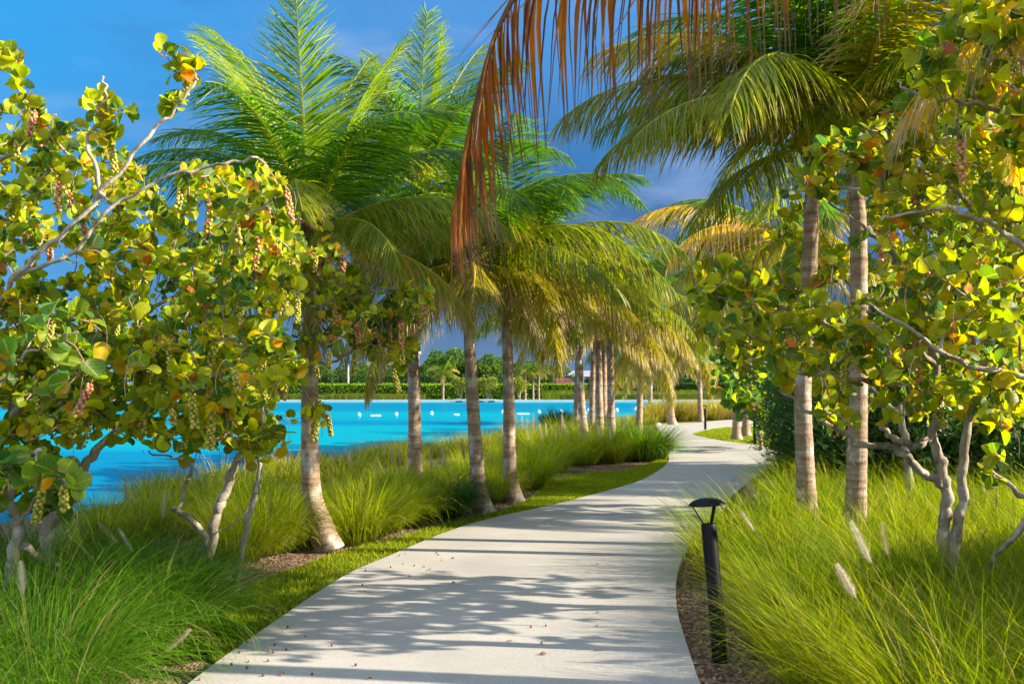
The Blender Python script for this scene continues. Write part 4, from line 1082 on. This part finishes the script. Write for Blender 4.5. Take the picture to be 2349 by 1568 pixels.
# ------------------------------------------------------------------ shrubs and hedges
def leaf_cloud(seed, blobs, n, size, aspect, cols, mat, shell=.55, K=3, up=.3, name='foliage'):
    """many small pointed leaves spread through overlapping ellipsoids"""
    g = np.random.default_rng(seed); blobs = np.array(blobs, float)
    vol = np.prod(blobs[:, 3:6], 1) ** .7; k = g.choice(len(blobs), n, p=vol / vol.sum())
    d = unit(g.normal(0, 1, (n, 3))); r = g.uniform(shell, 1.0, n) ** .5
    r *= 1 + .16 * np.sin(d[:, 0] * 7 + k) * np.sin(d[:, 1] * 6 + 2 * k) + .08 * np.sin(d[:, 2] * 13 + k)
    c = blobs[k, :3] + d * r[:, None] * blobs[k, 3:6]
    ok = c[:, 2] > .02; c, d, k, r = c[ok], d[ok], k[ok], r[ok]; n = len(c)
    ld = unit(d * .8 + g.normal(0, .6, (n, 3)) + np.array([0, 0, up])); ln = size * g.uniform(.6, 1.3, n)
    sd = unit(np.cross(ld, g.normal(0, 1, (n, 3))))
    t = np.linspace(0, 1, K); P = c[:, None] + ld[:, None] * (ln[:, None] * t)[..., None]
    prof = np.array([.25, 1, .08]) if K == 3 else np.array([.3, 1, .8, .08])
    W = prof[None] * (ln * aspect)[:, None] / 2
    V, q, _ = ribbons(P, W, sd[:, None].repeat(K, 1))
    cc = np.array(cols); idx = g.integers(len(cc), size=n); C = cc[idx] * g.uniform(.65, 1.3, (n, 1))
    return make_mesh(name, V, [q], mat, C[:, None, None].repeat(K, 1).repeat(2, 2).reshape(-1, 3))
def stems_mesh(seed, n, h, r, spread):
    g = np.random.default_rng(seed); ge = Geo()
    for k in range(n):
        a = g.uniform(0, 6.28); o_ = np.array([math.cos(a), math.sin(a), 0]) * spread * g.uniform(.4, 1)
        V, f = tube(smooth_line(np.array([o_ * .15, o_ * .35 + [0, 0, h * .4], o_ * .8 + [0, 0, h * .9]]), 4), np.linspace(r, r * .35, 9), 7); ge.add(V, f)
    return ge.mesh('trunk', M_bark)
def shrub(name, label, cat, x, y, me, st, s=1, group=None, rz=0, z=-.05):
    e = bpy.data.objects.new(name, None); COL.objects.link(e); e.location = (x, y, z); e.rotation_euler = (0, 0, rz); e.scale = (s,) * 3 if np.isscalar(s) else s
    tag(e, label, cat, group); link('foliage', me, e); link('stems' if name != 'tree' else 'trunk', st, e); return e
DARK = [(.018, .060, .010), (.030, .085, .014), (.045, .11, .016)]
pod = [leaf_cloud(200 + i, [(0, 0, .8, .75, .75, .9), (.3, .2, 1.5, .6, .6, .7), (-.3, -.1, 1.3, .55, .6, .75), (.1, -.3, .5, .8, .7, .55)], 15000, .085, .16, DARK + [(.07, .16, .02)], M_shrub) for i in range(2)]
st_ = stems_mesh(1, 7, 1.3, .03, .6)
for i, (px, py, d, s, lab) in enumerate([(1868, 1085, 17.5, 1.1, 'dense dark green podocarpus shrub left of the bowed palm trunk'),
                                    (1920, 1090, 16.5, 1.2, 'dark green podocarpus shrub between the two tall palm trunks'),
                                    (1880, 1060, 21, 1.15, 'dark podocarpus shrub at the end of the side path'),
                                    (1925, 1060, 20, 1.5, 'taller dark podocarpus behind the bowed palm trunk')]):
    p = B0(px, py, d); shrub('podocarpus_shrub', lab, 'shrub', p.x, p.y, pod[i % 2], st_, s, 'podocarpus shrubs', i * 1.3)
broad = [leaf_cloud(210 + i, [(0, 0, .6, .9, .8, .7), (.5, .2, .9, .6, .6, .6), (-.5, .1, .8, .6, .6, .6)], 6500, .13, .42, [(.05, .13, .02), (.10, .20, .03), (.03, .08, .015), (.25, .30, .12)], M_shrub) for i in range(2)]
st2 = stems_mesh(2, 8, .9, .02, .6)
k = 0
for px, d, s in [(2010, 15.5, 1.0), (2080, 16, 1.05), (2160, 15, 1.0), (2240, 15.5, 1.1), (2320, 14.5, 1.0), (2400, 15, 1.1), (2040, 19, 1.7), (2150, 19.5, 1.8), (2260, 19, 1.7), (2360, 19, 1.8), (2470, 17, 1.7)]:
    p = B0(px, 1080, d)
    back = s > 1.5
    shrub('broadleaf_shrub', 'tall dark shrub in the hedge-like back row beyond the right grass bed' if back else 'knee-high leafy shrub in the front row beyond the right grass bed', 'shrub', p.x, p.y,
          broad[k % 2], st2, s, 'tall back-row shrubs' if back else 'low front-row shrubs', k * 1.1); k += 1
for x, y in [(5.3, 4.2), (5.8, 5.6), (6.6, 7.0)]:  # shrubs added out of view to cast shade on the near path
    shrub('broadleaf_shrub', 'tall shrub added for shade outside the right edge of the frame', 'shrub', x, y, broad[0], st2, 1.35, 'added shade shrubs outside the right edge', x)
for i, o in enumerate([o for o in bpy.data.objects if o.get('group') == 'added shade shrubs outside the right edge']): o['label'] = ['nearest', 'middle', 'farthest'][i] + ' of the three tall shrubs added for shade outside the right edge of the frame'
for i, o in enumerate([o for o in bpy.data.objects if o.get('group') == 'added shade palms outside the right edge']): o['label'] = ['nearest', 'middle', 'farthest'][i] + ' of the three palms added for shade outside the right edge of the frame'
# dark metal fence glimpsed at the right
fe = bpy.data.objects.new('metal_fence', None); COL.objects.link(fe); fe.location = (7.5, 16.9, -.05)
tag(fe, 'dark metal panel fence glimpsed through the right sea grape', 'fence')
ge = Geo()
for i in range(48):
    V, f = box(i * .12, i * .12 + .10, 0, .02, .1, 1.75); ge.add(V, f)
M_fence = simple('dark_fence_paint', (.02, .025, .035), .6)
link('slats', ge.mesh('slats', M_fence, False), fe)
for xx in (-.06, 2.8, 5.8):
    ge = Geo(); V, f = box(xx, xx + .06, .022, .08, 0, 1.85); ge.add(V, f); link('post', ge.mesh('post', M_fence, False), fe)

# ------------------------------------------------------------------ far bank
FG = [(.10, .16, .02), (.18, .22, .02), (.30, .28, .04)]
def far_bank_grass():
    ge = Geo(); g = np.random.default_rng(40)
    def band(x0, x1, y0, y1, n, h, base, bright, seed):
        gg = np.random.default_rng(seed); x, y = gg.uniform(x0, x1, n), gg.uniform(y0, y1, n); lum = .75 + .25 * np.sin(x * .5 + seed) * np.sin(x * .17)
        hh = h * (.7 + .3 * lum) * gg.uniform(.7, 1.1, n); a = gg.uniform(0, 6.28, n)
        P0 = np.stack([x, y, np.full(n, -.28)], -1); tip = P0 + np.stack([.25 * np.cos(a), .25 * np.sin(a), hh], -1)
        P = np.stack([P0, (P0 + tip) / 2 + [0, 0, .05], tip], 1); s = np.array([1., 0, 0])[None, None].repeat(n, 0).repeat(3, 1)
        W = np.array([1, .9, .2])[None] * np.full((n, 1), .05); V, q, _ = ribbons(P, W, s)
        r = gg.random((n, 1)); c = np.array(base) * (1 - r) + np.array(bright) * r
        ge.add(V, [q], c[:, None].repeat(6, 1).reshape(-1, 3))
    band(-75, -13.5, 153, 156, 9000, 1.05, (.08, .12, .015), (.36, .36, .05), 1)
    band(7.5, 60, 153, 156, 8000, .95, (.06, .10, .015), (.22, .25, .04), 2)
    band(5, 60, 158, 164, 4000, 1.6, (.12, .18, .015), (.34, .38, .04), 3)
    return tag(link('far_bank_grass', ge.mesh('far_bank_grass', M_grass)), 'band of straw-green grass along the far shore of the lake', 'grass', kind='stuff')
far_bank_grass()
def hedge(x0, x1, y, h, label, cols, seed):
    g = np.random.default_rng(seed); e = bpy.data.objects.new('clipped_hedge', None); COL.objects.link(e); e.location = ((x0 + x1) / 2, y, -.28); tag(e, label, 'hedge')
    ge = Geo(); hw = (x1 - x0) / 2; V, f = box(-hw, hw, 0, 2.2, 0, h - .12); ge.add(V, f)
    link('core', ge.mesh('core', simple('hedge_core', (.02, .05, .01), .9, .1, 2), False), e)
    n = 15000; x = g.uniform(-hw, hw, n); top = g.random(n) < .45
    yy = np.where(top, g.uniform(-.1, 2.2, n), g.uniform(-.25, .05, n)); zz = np.where(top, h + g.uniform(-.15, .08, n), g.uniform(.0, h, n))
    ld = unit(g.normal(0, .7, (n, 3)) + np.array([0, -.5, .6])); ln = g.uniform(.15, .36, n); sd = unit(np.cross(ld, g.normal(0, 1, (n, 3))))
    c = np.stack([x, yy, zz], -1); P = np.stack([c, c + ld * ln[:, None] * .5, c + ld * ln[:, None]], 1)
    W = np.array([.3, 1, .1])[None] * (ln * .5)[:, None] / 2; V, q, _ = ribbons(P, W, sd[:, None].repeat(3, 1))
    cc = np.array(cols); C = cc[g.integers(len(cc), size=n)] * g.uniform(.7, 1.3, (n, 1))
    link('foliage', make_mesh('foliage', V, [q], M_far, C[:, None].repeat(6, 1).reshape(-1, 3)), e)
hedge(-80, 12.5, 165, 2.45, 'long clipped bright green hedge across the lake', [(.09, .22, .012), (.18, .33, .015), (.30, .42, .02)], 60)
hedge(12.9, 70, 168, 2.6, 'darker hedge across the lake behind the far path bend', [(.02, .06, .015), (.04, .10, .02), (.08, .14, .02)], 61)
crowns = [leaf_cloud(230 + i, [(0, 0, 4.6, 2.6, 2.4, 1.7), (1.7, .3, 5.6, 1.5, 1.5, 1.2), (-1.6, .2, 5.3, 1.6, 1.5, 1.3), (.3, 0, 6.6, 1.4, 1.4, 1.1), (-.3, -.4, 3.0, 2.6, 2.0, 1.4), (1.4, -.5, 3.2, 1.9, 1.6, 1.2)],
           7000, .42, .55, [(.045, .12, .02), (.075, .16, .025), (.11, .20, .03), (.17, .25, .035)], M_far, up=.5) for i in range(4)]
tst = stems_mesh(3, 5, 5.6, .18, 1.6)
random.seed(21)
tl = [(640, 196, .95), (690, 205, .9), (745, 192, .85), (790, 200, .8), (830, 210, .95), (870, 195, .8), (905, 200, .85), (940, 215, .95), (975, 196, .9), (1003, 205, 1.15), (1048, 198, 1.2), (1085, 205, 1.0),
      (1118, 195, 1.1), (1150, 205, 1.0), (1185, 198, .95), (1222, 205, .95), (1260, 200, .85), (1300, 205, .8), (1430, 200, .95), (1480, 210, 1.0), (1530, 200, 1.0), (1580, 205, 1.05), (1630, 200, 1.0), (1680, 205, 1.1), (1220, 225, 1.1), (590, 200, .9), (540, 195, .95)]
for i, (px, d, s) in enumerate(tl):
    x = (px - CX) / F * d
    lab = 'dark green tree in the wooded line across the lake'
    if px == 1048: lab = 'tallest domed tree in the wooded line across the lake'
    if px == 1003: lab = 'wind-shaped tree just left of the tallest domed tree across the lake'
    shrub('tree', lab, 'tree', x, d, crowns[i % 4], tst, (s, s, s * random.uniform(.9, 1.05)), 'trees across the lake' if px not in (1048, 1003) else None, random.uniform(0, 6), -.28)
# low understory between them
ust = [leaf_cloud(240 + i, [(0, 0, 1.6, 2.4, 1.6, 1.6), (1.8, .3, 1.2, 1.5, 1.3, 1.3), (-1.8, .2, 1.9, 1.6, 1.2, 1.4)], 2600, .36, .55, [(.018, .05, .012), (.03, .08, .016), (.06, .12, .02)], M_far) for i in range(2)]
ge = Geo()
for i in range(30):
    px = 520 + i * 40; d = 182 + (i * 7) % 9; me = ust[i % 2]; n_ = len(me.vertices)
    co = np.zeros(n_ * 3); me.vertices.foreach_get('co', co); co = co.reshape(-1, 3); cl = np.zeros(n_ * 4); me.attributes['tint'].data.foreach_get('color', cl)
    a_ = i * 1.0; co = co @ np.array([[math.cos(a_), math.sin(a_), 0], [-math.sin(a_), math.cos(a_), 0], [0, 0, 1]]) * 1.25 + [(px - CX) / F * d, d, -.28]
    ge.add(co, [np.concatenate([[[6 * k, 6 * k + 1, 6 * k + 3, 6 * k + 2], [6 * k + 2, 6 * k + 3, 6 * k + 5, 6 * k + 4]] for k in range(n_ // 6)])], cl.reshape(-1, 4)[:, :3])
tag(link('undergrowth', ge.mesh('undergrowth', M_far)), 'dark undergrowth under the wooded line across the lake', 'undergrowth', kind='stuff')
palm('yellowing palm standing alone before the hedge across the lake', [(1016, 908), (1017, 880), (1017, 856)], 158, n=17, lod=2, seed=80, r=.16, scale=1.15, group=None, ages=(1, 7), base_z=-.28, styles=(4, 'yellow', .6))
for j, (px, top_, lab) in enumerate([(1205, 852, 'left palm of the three small ones across the lake'), (1223, 850, 'middle palm of the three small ones across the lake'), (1236, 856, 'right palm of the three small ones across the lake')]):
    palm(lab, [(px, 912), (px, 885), (px + 1, top_)], 157 + j, n=13, lod=2, seed=83 + j, r=.15, scale=1.05, group='palms across the lake', ages=(2, 7), base_z=-.28, styles=(5, 'old', .5))
yel = leaf_cloud(250, [(0, 0, 2.3, 1.4, 1.2, .9), (.9, 0, 2.9, .8, .8, .6), (-.9, 0, 2.8, .8, .8, .6)], 1500, .25, .6, [(.22, .26, .03), (.12, .18, .02), (.34, .34, .05)], M_far)
yst = stems_mesh(5, 5, 2.4, .09, 1.0)
for px, lab in [(1058, 'small airy shrub left of the leaning palm trunk, across the lake'), (1118, 'small pale yellow-green tree with forked trunk across the lake'), (1192, 'small airy shrub left of the three palms across the lake')]:
    shrub('small_tree', lab, 'tree', (px - CX) / F * 155, 155, yel, yst, 1.0, 'small yellow-green trees on the far bank', px, -.28)

# building, house, pole
def tower():
    e = bpy.data.objects.new('office_building', None); COL.objects.link(e); e.location = ((898 - CX) / F * 330, 330, -.28)
    tag(e, 'distant beige flat-roofed office block behind the far trees', 'building')
    mb, mg = simple('beige_wall', (.50, .46, .40), .8, .2, 1, var=.15), simple('dark_window_glass', (.05, .08, .12), .15, .6)
    ge = Geo(); V, f = box(-8, 8, 0, 12, 0, 13.4); ge.add(V, f); wall = link('wall', ge.mesh('wall', mb, False), e)
    ge = Geo(); V, f = box(-8.6, 8.6, -.6, 12.6, 13.4, 14.2); ge.add(V, f); rf = link('roof', ge.mesh('roof', mb, False), e)
    ge = Geo(); V, f = box(-4.5, -2.5, 3, 6, 14.203, 16.2); ge.add(V, f); link('lift_housing', ge.mesh('lift_housing', mg, False), rf)
    ge = Geo(); V, f = box(0, 1.5, 0, .1, 0, 2.0); ge.add(V, f); wm = ge.mesh('window', mg, False)
    for fl in range(4):
        for k in range(7): link('window', wm, e, (-7.4 + k * 2.15, -.103, .9 + fl * 3.2))
tower()
def house(px, d, w, h, label, col, roofc):
    e = bpy.data.objects.new('house', None); COL.objects.link(e); e.location = ((px - CX) / F * d, d, -.28); tag(e, label, 'house')
    mw = simple('house_wall', col, .8, .2, 2, var=.1)
    ge = Geo(); V, f = box(-w / 2, w / 2, 0, 6, 0, h); ge.add(V, f); link('wall', ge.mesh('wall', mw, False), e)
    ge = Geo(); a = w / 2 + .4
    V = np.array([(-a, -.4, h), (a, -.4, h), (a, 6.4, h), (-a, 6.4, h), (-a * .55, 3, h + 1.1), (a * .55, 3, h + 1.1)])
    ge.add(V + [0, 0, .004], [np.array([(0, 1, 5, 4), (2, 3, 4, 5), (0, 3, 2, 1)]), np.array([(1, 2, 5), (3, 0, 4)])]); link('roof', ge.mesh('roof', simple('house_roof', roofc, .8, .2), False), e)
    for k in range(3):
        ge = Geo(); V, f = box(-.5, .5, 0, .06, 0, 1.2); ge.add(V, f); link('window', ge.mesh('window', simple('pane', (.06, .09, .12), .2, .6), False), e, (-w / 3 + k * w / 3, -.063, h * .45))
house(1345, 185, 7.5, 4.0, 'white house across the lake behind the palm cluster', (.70, .74, .80), (.30, .30, .32))
house(1290, 180, 4.0, 2.6, 'low dark red shed left of the white house across the lake', (.20, .05, .05), (.12, .04, .04))
pe = bpy.data.objects.new('utility_pole', None); COL.objects.link(pe); pe.location = ((799 - CX) / F * 175, 175, -.28); tag(pe, 'pale grey utility pole behind the hedge across the lake', 'pole')
ge = Geo(); V, f = tube([(0, 0, 0), (0, 0, 3), (0, 0, 6.0)], np.array([.17, .15, .12]), 8); ge.add(V, f); link('post', ge.mesh('post', simple('pole_concrete', (.55, .52, .48), .8)), pe)
ge = Geo()
for z in (4.9, 3.6):
    V, f = tube([(-1, 0, z), (30, 2, z - .5), (60, 4, z - .2)], .02, 4); ge.add(V, f)
link('cable', ge.mesh('cable', M_black), pe)

# ------------------------------------------------------------------ buoys and float lines on the lake
def buoy_meshes():
    ph = np.linspace(.02, np.pi - .02, 12); r = .20
    prof = np.stack([r * np.sin(ph), -r * 1.15 * np.cos(ph)], -1)
    V, f = lathe(prof, 18); a = make_mesh('float_body', V, f, M_white)
    V, f = lathe([(.001, .34), (.03, .33), (.035, .24), (.09, .19)], 12); b = make_mesh('top_eye', V, f, M_white)
    return a, b
BA, BB = buoy_meshes()
for i, (x, y) in enumerate([(660, 953), (824, 951), (909, 950), (990, 948), (1153, 945), (1237, 945), (1288, 944), (1350, 942), (1415, 941), (1458, 938.5)]):
    p = on_ground(x, y, -.40)
    e = bpy.data.objects.new('buoy', None); COL.objects.link(e); e.location = p; e.rotation_euler = (.1, -.25, i); e.scale = (p.y / 118,) * 3
    tag(e, 'white teardrop buoy floating in the line across the lake', 'buoy', 'white buoys in the line across the lake'); link('float_body', BA, e); link('top_eye', BB, e)
for x0, x1, y, lab in [(850, 873, 953.2, 'short white float line between the two leftmost open-water buoys'), (1042, 1052, 951, 'tiny white float just left of the leaning palm trunk'),
                       (1186, 1213, 949, 'white float line right of the fourth palm trunk'), (1326, 1345, 946.5, 'white float line beside the palm cluster')]:
    a, b = on_ground(x0, y, -.47), on_ground(x1, y, -.47); n = 9; ge = Geo()
    for k in range(n):
        q = a.lerp(b, (k + .5) / n); ph = np.linspace(.05, np.pi - .05, 6); V, f = lathe(np.stack([.08 * np.sin(ph), -.08 * np.cos(ph)], -1), 8); V = V * [max(1, (b - a).length / n / .17), 1, 1]; ge.add(V + np.array(q - a), f)
    tag(link('float_line', ge.mesh('float_line', M_white), None, a), lab, 'float line')

# low boat on the bank behind the palm cluster
be = bpy.data.objects.new('small_boat', None); COL.objects.link(be); bp = at_depth(1348, 975, 35); be.location = (bp.x, 35, -.05); be.rotation_euler = (0, 0, .12)
tag(be, 'low dark blue boat with red patches half hidden behind the palm cluster', 'boat')
ge = Geo(); t = np.linspace(0, 1, 17); hw = .34 * np.sin(np.pi * np.clip(t, .02, .98)) ** .6; K_ = 17; rows_ = []
for k in range(K_):
    a_ = np.linspace(-np.pi / 2, np.pi / 2, 9); rows_.append(np.stack([np.full(9, (t[k] - .5) * 2.9), hw[k] * np.sin(a_), .34 - .30 * np.cos(a_) * (hw[k] / .34) + .12 * (2 * t[k] - 1) ** 4], -1))
V = np.concatenate(rows_ + [np.stack([(t - .5) * 2.9, 0 * t, np.full(17, .30)], -1)]); q = []
for k in range(K_ - 1):
    for m_ in range(8): q.append((k * 9 + m_, k * 9 + m_ + 1, k * 9 + m_ + 10, k * 9 + m_ + 9))
    q.append((k * 9, k * 9 + 9, K_ * 9 + k + 1, K_ * 9 + k)); q.append((k * 9 + 8, K_ * 9 + k, K_ * 9 + k + 1, k * 9 + 17))
ge.add(V, [np.array(q)]); link('hull', ge.mesh('hull', simple('navy_plastic', (.02, .04, .10), .4)), be)
for xx in (-.5, .45):
    ge = Geo(); V, f = box(xx - .17, xx + .17, -.16, .16, .305, .36); ge.add(V, f); V, f = box(xx + .17, xx + .21, -.16, .16, .305, .55); ge.add(V, f)
    link('seat', ge.mesh('seat', simple('red_plastic', (.50, .03, .02), .5), False), be)
# small dock on the far ledge
de = bpy.data.objects.new('floating_dock', None); COL.objects.link(de); de.location = ((1090 - CX) / F * 148, 147.0, -.5)
tag(de, 'small pale dock on the far lake edge between the leaning trunk and the next', 'dock')
ge = Geo(); V, f = box(-3.1, 3.1, 0, 2.4, .22, .42); ge.add(V, f); link('deck', ge.mesh('deck', M_ledge, False), de)
for xx in (-2.4, -.8, .8, 2.4):
    ge = Geo(); V, f = box(xx - .45, xx + .45, .06, 2.3, -.1, .217); ge.add(V, f); link('float', ge.mesh('float', simple('dark_float', (.03, .05, .07), .5), False), de)
# ------------------------------------------------------------------ bollard lamps
def bollard(label, x, y, tilt=(0, 0), s=1.0, rz=0):
    e = bpy.data.objects.new('bollard_lamp', None); COL.objects.link(e); e.location = (x, y, -.055); e.rotation_euler = (tilt[0], tilt[1], rz); e.scale = (s,) * 3
    tag(e, label, 'bollard lamp', 'black bollard lamps by the path')
    V, f = lathe([(.001, 0), (.049, 0), (.0495, .01), (.0495, .872), (.048, .878), (.034, .880), (.030, .872), (.001, .872)], 32); link('post', make_mesh('post', V, f, M_black), e)
    V, f = lathe([(.001, 1.043), (.03, 1.042), (.06, 1.037), (.09, 1.027), (.112, 1.011), (.119, 1.002), (.1185, .998), (.10, .995), (.05, .996), (.001, .996)], 40); cap = link('lamp_cap', make_mesh('lamp_cap', V, f, M_black), e)
    for k in range(3):
        a = R(180) + k * R(120) + .12
        o_ = np.array([math.cos(a), math.sin(a), 0]); P = np.array([o_ * .030 + [0, 0, .872], o_ * .094 + [0, 0, .997]])
        # flat blade strut
        sd = np.array([-o_[1], o_[0], 0]) * .010; th = o_ * .004
        V = np.array([P[0] - sd - th, P[0] + sd - th, P[0] + sd + th, P[0] - sd + th, P[1] - sd - th, P[1] + sd - th, P[1] + sd + th, P[1] - sd + th])
        q = np.array([(0, 3, 2, 1), (4, 5, 6, 7), (0, 1, 5, 4), (1, 2, 6, 5), (2, 3, 7, 6), (3, 0, 4, 7)])
        link('strut', make_mesh('strut', V, [q], M_black, smooth=False), e)
    return e
p = on_ground(1652, 1517, -.055); bollard('near black bollard lamp with a domed cap standing in the mulch', p.x, p.y, (0, -.075), 1.0, -.33)
p = on_ground(1732, 1022, -.05); bollard('middle black bollard lamp half hidden by sea grape leaves', p.x, p.y, (0, 0), 1.0, 1)
p = on_ground(1618, 987, -.05); bollard('farthest black bollard lamp on the grass tip at the bend', p.x, p.y, (0, 0), 1.0, 2)

# ------------------------------------------------------------------ litter on the path
ph = np.linspace(.01, np.pi - .01, 8); Vg, fg = lathe(np.stack([.0085 * np.sin(ph), -.0085 * np.cos(ph)], -1), 12)
grp = []
for c in [(.22, .03, .03), (.12, .025, .03), (.42, .25, .10), (.30, .09, .05)]:
    ge = Geo(); ge.add(Vg, fg, c); grp.append(ge.mesh('fallen_grape', M_berry))
spots = [(1890, 1295), (1970, 1330), (1855, 1338), (1880, 1348), (1637, 1312), (1647, 1348), (1715, 1409), (1847, 1405), (1699, 1455), (1593, 1430), (1944, 1485), (1932, 1502), (2148, 1498), (1811, 1506), (1368, 1465),
         (1373, 1533), (1705, 1235), (1980, 1175), (2100, 1235), (1702, 1278), (2285, 1300)]
spots = [(x * .3333, 1045 + y * .3333) for x, y in spots] + [(783 + x * .333, 1045 + y * .333) for x, y in
         [(168, 788), (447, 670), (402, 684), (656, 666), (668, 678), (430, 740), (571, 760), (503, 752), (340, 764), (695, 715), (470, 825), (145, 887), (100, 1436), (1380, 1286), (1410, 1165), (1307, 1174)]]
for i, (x, y) in enumerate(spots):
    p = on_ground(x, y, .0085); o = link('fallen_grape', grp[i % 4], None, p)
    tag(o, 'single fallen sea grape lying on the pale path', 'fallen grape', 'fallen sea grapes on the path')
g = np.random.default_rng(77)
for i in range(16):
    x, y = g.uniform(720, 1540), g.uniform(1280, 1560); p = on_ground(x, y, .004)
    V, f, C, U = grape_leaves(g, np.zeros((1, 3)), np.array([[math.cos(i), math.sin(i), .02]]), np.array([g.uniform(.02, .05)]), np.array([[0, 0, 1.]]), [((.22, .12, .07), 1)])
    V[:, 2] = abs(V[:, 2]) + .001; V[:, 1] *= .55
    ge = Geo(); ge.add(V, f, C, U); o = link('dry_leaf', ge.mesh('dry_leaf', M_gleaf), None, p); tag(o, 'small dry brown leaf scrap lying on the path', 'dry leaf', 'dry leaf scraps on the path')
ORD = 'first second third fourth fifth sixth seventh eighth ninth tenth eleventh twelfth thirteenth fourteenth fifteenth sixteenth seventeenth eighteenth nineteenth twentieth'.split()
ORD += ['twenty-' + o for o in ORD[:9]] + ['thirtieth'] + ['thirty-' + o for o in ORD[:9]] + ['fortieth']
def rank(group, text, key=None):
    os_ = [o for o in bpy.data.objects if o.parent is None and o.get('group') == group and (key is None or key(o))]
    os_.sort(key=lambda o: o.location.x / o.location.y)
    for i, o in enumerate(os_): o['label'] = text % ORD[i]
rank('fountain grass on the lake bank', '%s bright green tuft from the left in the bank row behind the near palms')
rank('fountain grass mounds under the left sea grape', '%s deep green grass mound from the left under the left sea grape')
rank('yellow-green fountain grass before the palm cluster', '%s yellow-green tuft from the left before the palm cluster')
rank('low front-row shrubs', '%s low leafy shrub from the left beyond the right grass bed')
rank('tall back-row shrubs', '%s tall dark shrub from the left in the back row beyond the right bed')
rank('trees across the lake', '%s dark green tree from the left in the wooded line across the lake')
rank('white buoys in the line across the lake', '%s white teardrop buoy from the left in the line across the lake')
rank('cream plumes above the bank grass', '%s cream plume from the left above the bank grass before the lake')
rank('cream plumes beyond the far bend', '%s cream plume from the left above the straw grass beyond the bend')
rank('dark spiky grass by the water', '%s dark spiky grass tuft from the left by the water before the cluster')
print('objects', len(bpy.data.objects))
